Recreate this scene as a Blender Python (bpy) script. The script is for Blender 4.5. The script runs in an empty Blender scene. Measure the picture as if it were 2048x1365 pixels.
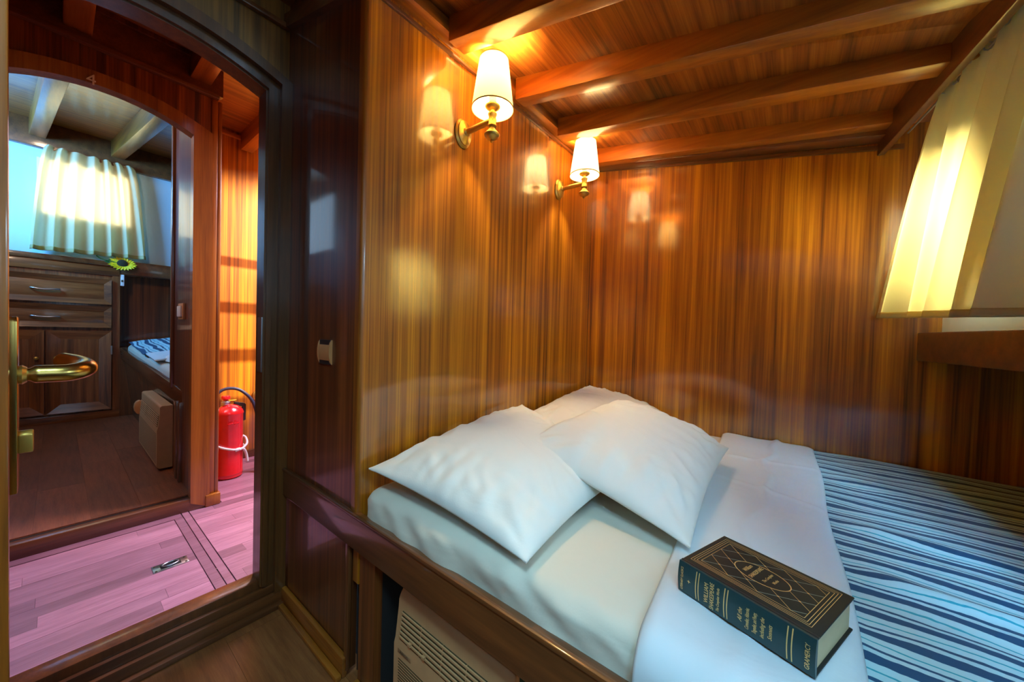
import bpy, bmesh, math, random
from mathutils import Vector, Matrix, noise
random.seed(7)
S = bpy.context.scene
COL = S.collection
D = bpy.data

# ------------------------------------------------------------------ camera, light, exposure
EYE = Vector((0, 0, 1.05))
h, p, r = math.radians(128.1354), math.radians(-1.2855), math.radians(1.7143)
F = Vector((math.cos(h)*math.cos(p), math.sin(h)*math.cos(p), math.sin(p)))
R0 = Vector((math.sin(h), -math.cos(h), 0)); U0 = R0.cross(F)
Rt = R0*math.cos(r) + U0*math.sin(r); Up = U0*math.cos(r) - R0*math.sin(r)
cam = D.objects.new('camera', D.cameras.new('camera')); COL.objects.link(cam)
cam.matrix_world = Matrix(((Rt.x, Up.x, -F.x, EYE.x), (Rt.y, Up.y, -F.y, EYE.y), (Rt.z, Up.z, -F.z, EYE.z), (0, 0, 0, 1)))
cam.data.sensor_width = 36; cam.data.lens = 36*716.695/2048; cam.data.clip_start = .02
S.camera = cam
S.view_settings.view_transform = 'Standard'; S.view_settings.look = 'None'
S.view_settings.exposure = 1.0; S.view_settings.gamma = 1.0; S.view_settings.use_curve_mapping = False
S.cycles.max_bounces = 10; S.cycles.diffuse_bounces = 6; S.cycles.glossy_bounces = 4
S.cycles.transmission_bounces = 6; S.cycles.sample_clamp_indirect = 4; S.cycles.caustics_reflective = False; S.cycles.caustics_refractive = False
W = D.worlds.new('sky'); S.world = W; W.use_nodes = True
bg = W.node_tree.nodes['Background']; bg.inputs[0].default_value = (.45, .72, 1, 1); bg.inputs[1].default_value = 1.5

def area(name, loc, target, sx, sy, power, col, spread=180):
    l = D.lights.new(name, 'AREA'); l.shape = 'RECTANGLE'; l.size = sx; l.size_y = sy; l.energy = power; l.color = col
    l.spread = math.radians(spread)
    o = D.objects.new(name, l); COL.objects.link(o); o.location = loc
    o.rotation_euler = (Vector(target)-Vector(loc)).to_track_quat('-Z', 'Y').to_euler(); return o
def spot(name, loc, target, power, col, ang, blend=.3, rad=.05):
    l = D.lights.new(name, 'SPOT'); l.energy = power; l.color = col; l.spot_size = math.radians(ang); l.spot_blend = blend; l.shadow_soft_size = rad
    o = D.objects.new(name, l); COL.objects.link(o); o.location = loc
    o.rotation_euler = (Vector(target)-Vector(loc)).to_track_quat('-Z', 'Y').to_euler(); return o
# daylight entering through openings, some of them added for fill (each lamp stands outside its opening)
area('daylight_bed_window', (.80, 1.72, 1.62), (.30, 1.68, 1.42), .36, .42, 22, (1, .93, .74))
area('daylight_side_window', (1.0, .92, 1.80), (-.25, 1.0, .70), .5, .6, 13, (.50, .80, 1))
area('fill_added_window', (.88, -.88, 2.18), (.36, 1.5, .6), .45, .45, 135, (.30, .68, 1), 70)  # unseen window added beside the camera to bring blue light to the bed
area('fill_added_hatch', (.15, -.28, 2.42), (.40, 1.3, .6), .5, .45, 22, (.45, .84, 1))  # unseen hatch added overhead to brighten the bedspread
area('daylight_companionway', (-2.0, 1.75, 2.75), (-2.1, .6, .1), .7, .9, 74, (.90, .78, 1))
spot('sun_through_companionway', (-1.75, 2.35, 2.35), (-3.12, .80, 1.35), 650, (1, .80, .55), 40, .5, .03)
area('daylight_far_window', (-5.65, .12, 2.15), (-4.9, .15, 2.0), .62, .6, 9, (1, .93, .78))
area('fill_added_far_opening', (-4.25, -1.1, 2.25), (-5.0, .5, 1.9), .7, .5, 50, (.10, .47, 1))  # unseen side opening added to light the far hull wall blue

l_ = D.lights.new('far_cabin_fill_light', 'POINT'); l_.energy = 30; l_.color = (1, .74, .50); l_.shadow_soft_size = .08  # unseen fill light added to warm the dark far cabin
o_ = D.objects.new('far_cabin_fill_light', l_); COL.objects.link(o_); o_.location = (-2.75, -.50, 2.40)

# ------------------------------------------------------------------ materials
def mat(name):
    m = D.materials.new(name); m.use_nodes = True; nt = m.node_tree; return m, nt, nt.nodes['Principled BSDF']
def plain(name, col, rough=.5, metal=0, coat=0, spec=None, noisec=0):
    m, nt, b = mat(name)
    b.inputs['Roughness'].default_value = rough; b.inputs['Metallic'].default_value = metal
    b.inputs['Coat Weight'].default_value = coat; b.inputs['Coat Roughness'].default_value = .08
    tc = nt.nodes.new('ShaderNodeTexCoord'); n = nt.nodes.new('ShaderNodeTexNoise'); n.inputs['Scale'].default_value = 35; n.inputs['Detail'].default_value = 4
    nt.links.new(tc.outputs['Object'], n.inputs['Vector'])
    mx = nt.nodes.new('ShaderNodeMix'); mx.data_type = 'RGBA'
    a = noisec or .12
    mx.inputs[6].default_value = tuple(c*(1-a) for c in col)+(1,); mx.inputs[7].default_value = tuple(min(1, c*(1+a)) for c in col)+(1,)
    nt.links.new(n.outputs['Fac'], mx.inputs[0]); nt.links.new(mx.outputs[2], b.inputs['Base Color'])
    return m
WOODS = {}
def wood(name, axis, stops, freq=38, along=.9, rough=.42, coat=.85, crough=.13, fine=.35, vary=0.0, bump=.05, cior=1.5):
    """ribbon-grained varnished mahogany; grain runs along the given axis"""
    m, nt, b = mat(name); N = nt.nodes; L = nt.links
    tc = N.new('ShaderNodeTexCoord'); oi = N.new('ShaderNodeObjectInfo')
    mul = N.new('ShaderNodeMath'); mul.operation = 'MULTIPLY'; mul.inputs[1].default_value = 37.0
    L.new(oi.outputs['Random'], mul.inputs[0])
    add = N.new('ShaderNodeVectorMath'); add.operation = 'ADD'
    L.new(tc.outputs['Object'], add.inputs[0]); L.new(mul.outputs[0], add.inputs[1])
    def nz(fa, fl, det, rg, dist=0):
        mp = N.new('ShaderNodeMapping'); sc = [fa, fa, fa]; sc['xyz'.index(axis)] = fl
        mp.inputs['Scale'].default_value = sc; L.new(add.outputs[0], mp.inputs['Vector'])
        n = N.new('ShaderNodeTexNoise'); n.inputs['Scale'].default_value = 1; n.inputs['Detail'].default_value = det; n.inputs['Roughness'].default_value = rg
        n.inputs['Distortion'].default_value = dist
        L.new(mp.outputs[0], n.inputs['Vector']); return n.outputs['Fac']
    a = nz(freq, along, 3, .55, .15); f = nz(freq*5, along*5, 3, .6); c = nz(freq*.18, along*.8, 1, .5)
    m1 = N.new('ShaderNodeMix'); m1.inputs[0].default_value = fine; L.new(a, m1.inputs[2]); L.new(f, m1.inputs[3])
    m2 = N.new('ShaderNodeMix'); m2.inputs[0].default_value = .22; L.new(m1.outputs[0], m2.inputs[2]); L.new(c, m2.inputs[3])
    cr = N.new('ShaderNodeValToRGB'); e = cr.color_ramp.elements
    while len(e) < len(stops): e.new(.5)
    for k, (pos, col) in enumerate(stops): e[k].position = pos; e[k].color = col+(1,)
    L.new(m2.outputs[0], cr.inputs[0])
    out = cr.outputs[0]
    if vary:
        hs = N.new('ShaderNodeHueSaturation'); mr = N.new('ShaderNodeMapRange'); mr.inputs[3].default_value = 1-vary; mr.inputs[4].default_value = 1+vary
        L.new(oi.outputs['Random'], mr.inputs[0]); L.new(mr.outputs[0], hs.inputs['Value']); L.new(out, hs.inputs['Color']); out = hs.outputs[0]
    L.new(out, b.inputs['Base Color'])
    b.inputs['Roughness'].default_value = rough; b.inputs['Coat Weight'].default_value = coat; b.inputs['Coat Roughness'].default_value = crough; b.inputs['Coat IOR'].default_value = cior
    bp = N.new('ShaderNodeBump'); bp.inputs['Strength'].default_value = bump; bp.inputs['Distance'].default_value = .002
    L.new(m1.outputs[0], bp.inputs['Height']); L.new(bp.outputs[0], b.inputs['Normal'])
    return m
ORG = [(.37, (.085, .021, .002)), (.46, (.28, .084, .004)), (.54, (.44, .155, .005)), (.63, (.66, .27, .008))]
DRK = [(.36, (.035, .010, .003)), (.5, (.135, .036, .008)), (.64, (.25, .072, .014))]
RED = [(.34, (.18, .050, .005)), (.5, (.36, .115, .009)), (.66, (.50, .18, .016))]
DRED = [(.34, (.065, .021, .006)), (.5, (.135, .042, .011)), (.66, (.21, .068, .016))]
CAB = [(.36, (.08, .022, .006)), (.5, (.22, .064, .014)), (.64, (.36, .12, .03))]
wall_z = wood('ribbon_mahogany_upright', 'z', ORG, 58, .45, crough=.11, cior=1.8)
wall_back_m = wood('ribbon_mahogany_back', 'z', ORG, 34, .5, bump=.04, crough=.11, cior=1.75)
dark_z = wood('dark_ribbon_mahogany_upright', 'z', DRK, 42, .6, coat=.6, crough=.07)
beam_x = wood('red_mahogany_beam', 'x', RED, 26, 1.5, crough=.2, bump=.03, fine=.25)
beam_y = wood('dark_mahogany_lengthwise', 'y', DRED, 26, 1.5, crough=.14, bump=.03, fine=.25)
dark_x = wood('dark_mahogany_crosswise', 'x', DRED, 24, 1.6, coat=.7, crough=.10, bump=.03)
olive_z = wood('olive_brown_mahogany_upright', 'z', [(.36, (.05, .020, .004)), (.5, (.19, .076, .010)), (.64, (.33, .135, .02))], 30, .7, coat=.5, crough=.2)
casing_v = wood('brown_mahogany_casing', 'z', [(.34, (.06, .025, .006)), (.5, (.12, .043, .009)), (.66, (.19, .070, .014))], 30, 1.6, coat=.6, crough=.12, bump=.03)
dark_v = wood('dark_mahogany_frame', 'z', DRED, 30, 1.6, coat=.6, crough=.10, bump=.03)
red_v = wood('red_mahogany_frame', 'z', RED, 34, 1.2, crough=.12)
red_y = wood('red_mahogany_lengthwise', 'y', RED, 26, 1.5, crough=.16)
ceil_y = wood('ribbon_mahogany_ceiling', 'y', [(.36, (.10, .026, .004)), (.5, (.27, .080, .009)), (.64, (.44, .16, .018))], 40, .9, crough=.18)
cab_v = wood('walnut_brown_upright', 'z', CAB, 30, 1.2, coat=.7, crough=.15)
cab_y = wood('walnut_brown_lengthwise', 'y', CAB, 26, 1.8, coat=.8, crough=.12)
PL = [(.3, (.27, .11, .15)), (.5, (.40, .18, .25)), (.7, (.53, .26, .34))]
plank_y = wood('laminate_plank_lengthwise', 'y', PL, 60, 5, rough=.45, coat=.45, crough=.28, vary=.34, bump=.02)
PD = [(.3, (.13, .040, .018)), (.5, (.24, .075, .032)), (.7, (.33, .11, .05))]
plank_x = wood('laminate_plank_crosswise', 'x', PD, 60, 5, rough=.45, coat=.4, crough=.25, vary=.28, bump=.02)
PN = [(.3, (.16, .05, .014)), (.5, (.26, .09, .024)), (.7, (.36, .14, .04))]
plank_n = wood('laminate_plank_brown', 'x', PN, 60, 5, rough=.45, coat=.4, crough=.25, vary=.1, bump=.02)
brass = plain('aged_brass', (.55, .38, .10), .26, 1)
brass_pale = plain('satin_brass', (.58, .37, .08), .34, .7)
nickel = plain('brushed_steel', (.55, .6, .66), .3, 1)
black = plain('black_plastic', (.02, .02, .022), .4)
beige = plain('beige_plastic', (.60, .29, .11), .4)
beige_ac = plain('cream_plastic', (.54, .30, .14), .45)
slot = plain('dark_slot', (.045, .035, .012), .8)
redp = plain('red_enamel', (.72, .012, .02), .25, 0, .6)
yel = plain('yellow_plastic', (.85, .62, .02), .4)
rubber = plain('blue_black_rubber', (.025, .035, .075), .45)
white_hull = plain('white_hull_paint', (.80, .84, .86), .35, noisec=.02)
plug = plain('white_plastic', (.8, .82, .82), .4)
green = plain('dark_green_paint', (.006, .05, .035), .5)
gold = plain('gilt_print', (.86, .56, .20), .4, .25)
tealgold = plain('pale_gilt_print', (.42, .58, .55), .35, .4)
cover_m = plain('black_green_leatherette', (.008, .011, .010), .55, 0, 0)
spine_m = plain('dark_green_leatherette', (.006, .040, .045), .45, 0, .2)
page_m = plain('gilded_page_edge', (.74, .57, .32), .5, 0)
dark_in = plain('dark_recess', (.012, .010, .010), .9)
seed = plain('sunflower_seed_disc', (.03, .025, .01), .9)
petal_m = plain('yellow_petal', (.9, .68, .01), .6)
leaf_m = plain('green_leaf', (.03, .12, .03), .6)

def cloth(name, col, rough=.85, bump=.25, scale=260, fold=True):
    m, nt, b = mat(name); N = nt.nodes; L = nt.links
    b.inputs['Roughness'].default_value = rough; b.inputs['Sheen Weight'].default_value = .15
    tc = N.new('ShaderNodeTexCoord'); n = N.new('ShaderNodeTexNoise'); n.inputs['Scale'].default_value = scale; n.inputs['Detail'].default_value = 2
    n2 = N.new('ShaderNodeTexNoise'); n2.inputs['Scale'].default_value = 6; n2.inputs['Detail'].default_value = 3; n2.inputs['Distortion'].default_value = .8
    L.new(tc.outputs['Object'], n.inputs['Vector']); L.new(tc.outputs['Object'], n2.inputs['Vector'])
    b.inputs['Base Color'].default_value = col+(1,)
    bp = N.new('ShaderNodeBump'); bp.inputs['Strength'].default_value = bump*.4; bp.inputs['Distance'].default_value = .001; L.new(n.outputs['Fac'], bp.inputs['Height'])
    b2 = N.new('ShaderNodeBump'); b2.inputs['Strength'].default_value = bump; b2.inputs['Distance'].default_value = .012; L.new(n2.outputs['Fac'], b2.inputs['Height'])
    L.new(bp.outputs[0], b2.inputs['Normal']); L.new(b2.outputs[0], b.inputs['Normal'])
    return m
white_c = cloth('white_cotton', (.73, .77, .75), bump=.5)
sheet_c = cloth('white_sheet_cotton', (.64, .73, .79), bump=.3)
matt_c = cloth('ivory_fitted_sheet', (.66, .63, .53), bump=.4)

def striped(name, axis, period, flip=0):
    m, nt, b = mat(name); N = nt.nodes; L = nt.links
    b.inputs['Roughness'].default_value = .85; b.inputs['Sheen Weight'].default_value = .1
    tc = N.new('ShaderNodeTexCoord'); sx = N.new('ShaderNodeSeparateXYZ'); L.new(tc.outputs['Object'], sx.inputs[0])
    mp = N.new('ShaderNodeMapping'); sc = [3.2, 3.2, 0]; sc['xy'.index(axis)] = 9; mp.inputs['Scale'].default_value = sc; L.new(tc.outputs['Object'], mp.inputs[0])
    n = N.new('ShaderNodeTexNoise'); n.inputs['Scale'].default_value = 1; n.inputs['Detail'].default_value = 1.5; L.new(mp.outputs[0], n.inputs[0])
    n3 = N.new('ShaderNodeTexNoise'); n3.inputs['Scale'].default_value = 55; n3.inputs['Detail'].default_value = 2; L.new(tc.outputs['Object'], n3.inputs[0])
    def M(op, a, bb):
        q = N.new('ShaderNodeMath'); q.operation = op
        for i, v in enumerate((a, bb)):
            if isinstance(v, (int, float)): q.inputs[i].default_value = v
            else: L.new(v, q.inputs[i])
        return q.outputs[0]
    y = M('ADD', sx.outputs['XY'.index(axis.upper()) if False else (0 if axis == 'x' else 1)], M('MULTIPLY', M('SUBTRACT', n.outputs['Fac'], .5), .07))
    y = M('ADD', y, M('MULTIPLY', M('SUBTRACT', n3.outputs['Fac'], .5), .004))
    ph = M('FRACT', M('DIVIDE', y, period), 0)
    cr = N.new('ShaderNodeValToRGB'); cr.color_ramp.interpolation = 'CONSTANT'; e = cr.color_ramp.elements
    LT, NV, TL = (.42, .68, .76, 1), (.003, .065, .165, 1), (.02, .36, .50, 1)
    st = [(0, LT), (.14, TL), (.19, LT), (.42, NV), (.72, LT), (.86, NV), (.955, LT)]
    while len(e) < len(st): e.new(.5)
    for k, (pos, c) in enumerate(st): e[k].position = pos; e[k].color = c
    L.new(ph, cr.inputs[0]); L.new(cr.outputs[0], b.inputs['Base Color'])
    return m
blanket_m = striped('navy_striped_cotton', 'y', .062)
blanket2_m = striped('navy_striped_cotton_far', 'y', .10)

def curtain_mat(name, col, tr):
    m, nt, b = mat(name); N = nt.nodes; L = nt.links; out = N['Material Output']
    b.inputs['Base Color'].default_value = col+(1,); b.inputs['Roughness'].default_value = .85
    t = N.new('ShaderNodeBsdfTranslucent'); t.inputs[0].default_value = tr+(1,)
    tc = N.new('ShaderNodeTexCoord'); w = N.new('ShaderNodeTexNoise'); w.inputs['Scale'].default_value = 400
    L.new(tc.outputs['Object'], w.inputs[0]); bp = N.new('ShaderNodeBump'); bp.inputs['Strength'].default_value = .15; bp.inputs['Distance'].default_value = .001
    L.new(w.outputs['Fac'], bp.inputs['Height']); L.new(bp.outputs[0], b.inputs['Normal'])
    mx = N.new('ShaderNodeMixShader'); mx.inputs[0].default_value = .5
    L.new(b.outputs[0], mx.inputs[1]); L.new(t.outputs[0], mx.inputs[2]); L.new(mx.outputs[0], out.inputs[0]); return m
far_curt_m = curtain_mat('far_cream_curtain_cotton', (.78, .68, .46), (.92, .74, .42))
curt_m = curtain_mat('cream_curtain_blue_lit', (.66, .76, .62), (.92, .74, .24))  # cream cloth; blue-green light on the folds is put into the base colour
hem_m = curtain_mat('cream_curtain_hem', (.62, .56, .30), (.66, .48, .09))

def glass_mat():
    m, nt, b = mat('window_glass'); b.inputs['Transmission Weight'].default_value = 1; b.inputs['Roughness'].default_value = 0; b.inputs['IOR'].default_value = 1.45
    b.inputs['Base Color'].default_value = (.95, .98, 1, 1)
    N = nt.nodes; tr = N.new('ShaderNodeBsdfTransparent'); gl = N.new('ShaderNodeBsdfGlossy'); gl.inputs['Roughness'].default_value = .02
    fr = N.new('ShaderNodeFresnel'); mx = N.new('ShaderNodeMixShader'); nt.links.new(fr.outputs[0], mx.inputs[0])
    nt.links.new(tr.outputs[0], mx.inputs[1]); nt.links.new(gl.outputs[0], mx.inputs[2]); nt.links.new(mx.outputs[0], N['Material Output'].inputs[0])
    return m
glass = glass_mat()

# ------------------------------------------------------------------ mesh helpers (world coordinates in, object origin at base centre)
def link(name, me, loc, parent=None, kind=None, label=None, cat=None, group=None):
    o = D.objects.new(name, me); COL.objects.link(o)
    if parent is not None:
        o.parent = parent; o.location = Vector(loc)-wloc(parent)
    else: o.location = loc
    o['_w'] = list(loc)
    if kind: o['kind'] = kind
    if label: o['label'] = label
    if cat: o['category'] = cat
    if group: o['group'] = group
    return o
def wloc(o): return Vector(o['_w'])
def mesh(name, V, Fc, m, parent=None, smooth=False, bevel=0, seg=2, auto=None, **kw):
    V = [Vector(v) for v in V]
    lo = Vector([min(v[i] for v in V) for i in range(3)]); hi = Vector([max(v[i] for v in V) for i in range(3)])
    c = Vector(((lo.x+hi.x)/2, (lo.y+hi.y)/2, lo.z))
    me = D.meshes.new(name); me.from_pydata([v-c for v in V], [], Fc); me.validate()
    bm = bmesh.new(); bm.from_mesh(me); bmesh.ops.recalc_face_normals(bm, faces=bm.faces)
    if bevel: bmesh.ops.bevel(bm, geom=[e for e in bm.edges if e.is_manifold and e.calc_face_angle(0) > .5], offset=bevel, segments=seg, affect='EDGES', profile=.5)
    bm.to_mesh(me); bm.free()
    if smooth or bevel:
        for f in me.polygons: f.use_smooth = True
        if bevel or auto is not None:
            me.set_sharp_from_angle(angle=math.radians(auto or 35))
    me.materials.append(m)
    return link(name, me, c, parent, **kw)
def box(name, a, b, m, parent=None, **kw):
    x0, y0, z0 = a; x1, y1, z1 = b
    V = [(x0, y0, z0), (x1, y0, z0), (x1, y1, z0), (x0, y1, z0), (x0, y0, z1), (x1, y0, z1), (x1, y1, z1), (x0, y1, z1)]
    return mesh(name, V, [(0, 3, 2, 1), (4, 5, 6, 7), (0, 1, 5, 4), (1, 2, 6, 5), (2, 3, 7, 6), (3, 0, 4, 7)], m, parent, **kw)
def hexa(name, V, m, parent=None, **kw):
    return mesh(name, V, [(0, 3, 2, 1), (4, 5, 6, 7), (0, 1, 5, 4), (1, 2, 6, 5), (2, 3, 7, 6), (3, 0, 4, 7)], m, parent, **kw)
def boxes(name, L, m, parent=None, **kw):
    V = []; Fc = []
    for a, b in L:
        n = len(V); x0, y0, z0 = a; x1, y1, z1 = b
        V += [(x0, y0, z0), (x1, y0, z0), (x1, y1, z0), (x0, y1, z0), (x0, y0, z1), (x1, y0, z1), (x1, y1, z1), (x0, y1, z1)]
        Fc += [tuple(n+i for i in f) for f in [(0, 3, 2, 1), (4, 5, 6, 7), (0, 1, 5, 4), (1, 2, 6, 5), (2, 3, 7, 6), (3, 0, 4, 7)]]
    return mesh(name, V, Fc, m, parent, **kw)
def prism(name, poly, d0, d1, fn, m, parent=None, **kw):
    """poly of (a,b); fn(a,b,d)->xyz; extruded between d0 and d1"""
    n = len(poly); V = [fn(a, b, d0) for a, b in poly]+[fn(a, b, d1) for a, b in poly]
    Fc = [tuple(range(n)), tuple(range(2*n-1, n-1, -1))]+[(i, (i+1) % n, n+(i+1) % n, n+i) for i in range(n)]
    return mesh(name, V, Fc, m, parent, **kw)
def strip(name, inner, outer, x0, x1, m, parent=None, **kw):
    """band between two open (y,z) paths extruded in x"""
    n = len(inner); V = []
    for x in (x0, x1):
        V += [(x, y, z) for y, z in inner]+[(x, y, z) for y, z in outer]
    Fc = []
    for k in (0, 2*n):
        for i in range(n-1): Fc.append((k+i, k+i+1, k+n+i+1, k+n+i))
    for i in range(n-1):
        Fc.append((i, i+1, 2*n+i+1, 2*n+i)); Fc.append((n+i, n+i+1, 3*n+i+1, 3*n+i))
    for i in (0, n-1): Fc.append((i, n+i, 3*n+i, 2*n+i))
    return mesh(name, V, Fc, m, parent, smooth=True, auto=30, **kw)
def tube(name, pts, rad, m, parent=None, seg=12, closed=False, flat=1, **kw):
    pts = [Vector(q) for q in pts]; n = len(pts); V = []; Fc = []
    rads = rad if isinstance(rad, (list, tuple)) else [rad]*n
    up = None
    for i, q in enumerate(pts):
        a = pts[(i-1) % n if closed else max(i-1, 0)]; b = pts[(i+1) % n if closed else min(i+1, n-1)]
        t = (b-a).normalized()
        if up is None: up = t.orthogonal().normalized()
        up = (up-t*up.dot(t)).normalized(); s = t.cross(up)
        for k in range(seg):
            an = 2*math.pi*k/seg; V.append(q+(up*math.cos(an)+s*math.sin(an)*flat)*rads[i])
    for i in range(n if closed else n-1):
        j = (i+1) % n
        for k in range(seg): Fc.append((i*seg+k, i*seg+(k+1) % seg, j*seg+(k+1) % seg, j*seg+k))
    if not closed: Fc += [tuple(range(seg)), tuple(range((n-1)*seg, n*seg))]
    return mesh(name, V, Fc, m, parent, smooth=True, auto=50, **kw)
def lathe(name, prof, org, axis, m, parent=None, seg=32, sx=1, cap=True, **kw):
    """prof [(r,h)] revolved about axis through org"""
    ax = Vector(axis).normalized(); u = ax.orthogonal().normalized()
    if abs(ax.z) < .5: u = Vector((0, 0, 1))
    v = ax.cross(u); org = Vector(org); V = []; Fc = []
    for rr, hh in prof:
        for k in range(seg):
            a = 2*math.pi*k/seg; V.append(org+ax*hh+u*math.cos(a)*rr+v*math.sin(a)*rr*sx)
    n = len(prof)
    for i in range(n-1):
        for k in range(seg): Fc.append((i*seg+k, i*seg+(k+1) % seg, (i+1)*seg+(k+1) % seg, (i+1)*seg+k))
    if cap: Fc += [tuple(range(seg)), tuple(range((n-1)*seg, n*seg))]
    return mesh(name, V, Fc, m, parent, smooth=True, auto=38, **kw)
def smoothpath(P, n=6):
    P = [Vector(q) for q in P]; out = []
    for i in range(len(P)-1):
        a = P[max(i-1, 0)]; b = P[i]; c = P[i+1]; d = P[min(i+2, len(P)-1)]
        for k in range(n):
            t = k/n; out.append(.5*((2*b)+(c-a)*t+(2*a-5*b+4*c-d)*t*t+(3*b-a-3*c+d)*t**3))
    out.append(P[-1]); return out
def thing(name, loc, label, cat, group=None, kind=None):
    return link(name, None, loc, None, kind, label, cat, group)
def struct(name, loc): return link(name, None, loc, None, 'structure')
def fnoise(x, y, z): return noise.noise(Vector((x, y, z)))

# ------------------------------------------------------------------ plan of the boat
DX = -1.52           # cabin side of the door wall
YS = .539            # bunk front / switch wall
XL = -.975           # headboard wall
YB = 1.979           # wall at the long far side of the bunk
HD = -.155           # the hull closes in by this much per metre
def hull(y, off): return off+HD*(y-YB)
X2 = -2.426          # hall side of cabin 4's door wall
XH = -5.0            # hull of cabin 4
HF = .08             # hallway floor level
CF = .15             # cabin 4 floor level

# floors: one backing slab and planks as parts
fl = box('floor', (-1.53, -1.0, -.05), (1.2, 2.05, -.006), dark_in, kind='structure')
def planks(par, x0, x1, y0, y1, z, along, width, length, m, th=.006, gap=.0006):
    a0, a1, b0, b1 = (x0, x1, y0, y1) if along == 'x' else (y0, y1, x0, x1)
    b = b0; i = 0
    cache = {}
    while b < b1-.003:
        w = min(width, b1-b); a = a0-random.random()*length
        while a < a1:
            s, e = max(a, a0), min(a+length, a1)
            if e-s > .02:
                key = (round(e-s, 3), round(w, 3))
                if key not in cache:
                    dx, dy = ((e-s), w) if along == 'x' else (w, (e-s))
                    dx -= gap; dy -= gap
                    me = D.meshes.new('plank')
                    me.from_pydata([(-dx/2, -dy/2, 0), (dx/2, -dy/2, 0), (dx/2, dy/2, 0), (-dx/2, dy/2, 0), (-dx/2, -dy/2, th), (dx/2, -dy/2, th), (dx/2, dy/2, th), (-dx/2, dy/2, th)], [],
                                   [(0, 3, 2, 1), (4, 5, 6, 7), (0, 1, 5, 4), (1, 2, 6, 5), (2, 3, 7, 6), (3, 0, 4, 7)])
                    me.materials.append(m); cache[key] = me
                cx, cy = ((s+e)/2, b+w/2) if along == 'x' else (b+w/2, (s+e)/2)
                link('plank', cache[key], (cx, cy, z-th+random.uniform(-.0004, .0004)), par)
            a += length
        b += w
planks(fl, -1.49, .6, -.6, .60, 0, 'x', .19, 1.2, plank_n)
hf = box('floor', (-3.3, -1.2, .02), (-1.52, 2.9, HF-.006), dark_in, kind='structure')
planks(hf, -2.36, -1.58, -.30, .36, HF, 'y', .066, .62, plank_y)
planks(hf, -2.42, -1.58, .425, 2.2, HF, 'y', .066, .74, plank_y)
planks(hf, -3.12, -2.42, .56, 2.2, HF, 'y', .066, .74, plank_y)
box('hatch_border', (-2.36, .362, HF-.006), (-1.53, .392, HF+.002), plank_y, hf)
box('hatch_border', (-2.42, .396, HF-.006), (-1.53, .421, HF+.001), plank_y, hf)
box('hatch_border', (-2.42, -.3, HF-.006), (-2.364, .392, HF+.001), plank_y, hf)
for y in (.372, .40):
    for x in (-2.30, -2.03, -1.76, -1.60): box('screw', (x-.003, .390, HF), (x+.003, .395, HF+.0025), nickel, hf) if y > .39 else None
cf = box('floor', (-5.3, -.75, .09), (-2.46, .50, CF-.006), dark_in, kind='structure')
planks(cf, -5.0, -2.47, -.7, .46, CF, 'x', .16, .95, plank_x)

rg = thing('ring_pull', (-1.93, .285, HF), 'small steel flush ring pull set in the pinkish hallway floor', 'ring pull')
def rq(a, b, c): return Vector((-1.93+.055*0+a, .285+b, HF+c))
hexa('plate', [rq(-.028, -.052, 0), rq(.028, -.052, 0), rq(.028, .052, 0), rq(-.028, .052, 0), rq(-.028, -.052, .002), rq(.028, -.052, .002), rq(.028, .052, .002), rq(-.028, .052, .002)], nickel, rg, bevel=.0008)
hexa('well', [rq(-.017, -.030, .001), rq(.017, -.030, .001), rq(.017, .030, .001), rq(-.017, .030, .001), rq(-.017, -.030, .0026), rq(.017, -.030, .0026), rq(.017, .030, .0026), rq(-.017, .030, .0026)], black, rg)
tube('ring', [rq(.014*math.sin(a), .024*math.cos(a), .006) for a in [k/20*2*math.pi for k in range(20)]], .003, nickel, rg, seg=8, closed=True)
for a_, b_ in ((-.021, -.044), (.021, -.044), (-.021, .044), (.021, .044)): lathe('screw', [(.004, 0), (.004, .003), (.001, .0035)], rq(a_, b_, 0), (0, 0, 1), slot, rg, seg=10)
# --- near cabin walls
box('wall_back', (-1.0, YB, .3), (.9, YB+.03, 2.25), wall_back_m, kind='structure')
wl = box('wall_left', (XL-.03, YS+.008, .3), (XL, YB, 2.3), wall_z, kind='structure')
# rounded corner post between switch wall and headboard wall
prism('corner_post', [(-1.004, YS-.003)]+[(XL-.010+.011*math.sin(t*math.pi/16), YS+.008-.011*math.cos(t*math.pi/16)) for t in range(9)]+[(XL+.001, YS+.012), (-1.004, YS+.012)],
      .50, 2.3, lambda a, b, d: (a, b, d), red_v, wl, smooth=True, auto=40)
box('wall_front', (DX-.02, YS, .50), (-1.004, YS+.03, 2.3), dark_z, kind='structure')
box('wall_near', (-1.6, -.93, 0), (1.3, -.9, 2.4), wall_back_m, kind='structure')
box('wall_side', (1.02, -.9, 0), (1.05, 2.0, 1.0), dark_z, kind='structure')
# mouldings
hexa('trim_1', [(XL, .545, 2.0), (XL+.012, .545, 2.0), (XL+.012, YB, 2.022), (XL, YB, 2.022), (XL, .545, 2.012), (XL+.012, .545, 2.012), (XL+.012, YB, 2.034), (XL, YB, 2.034)], beam_y, kind='structure', bevel=.003)
hexa('trim_2', [(-.975, YB-.012, 2.02), (.30, YB-.012, 1.79), (.30, YB, 1.79), (-.975, YB, 2.02), (-.975, YB-.012, 2.034), (.30, YB-.012, 1.806), (.30, YB, 1.806), (-.975, YB, 2.034)], dark_x, kind='structure')
hexa('trim_3', [(DX, YS-.02, 2.15), (-.97, YS-.02, 1.995), (-.97, YS, 1.995), (DX, YS, 2.15), (DX, YS-.02, 2.20), (-.97, YS-.02, 2.05), (-.97, YS, 2.05), (DX, YS, 2.20)], dark_x, kind='structure')

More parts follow.
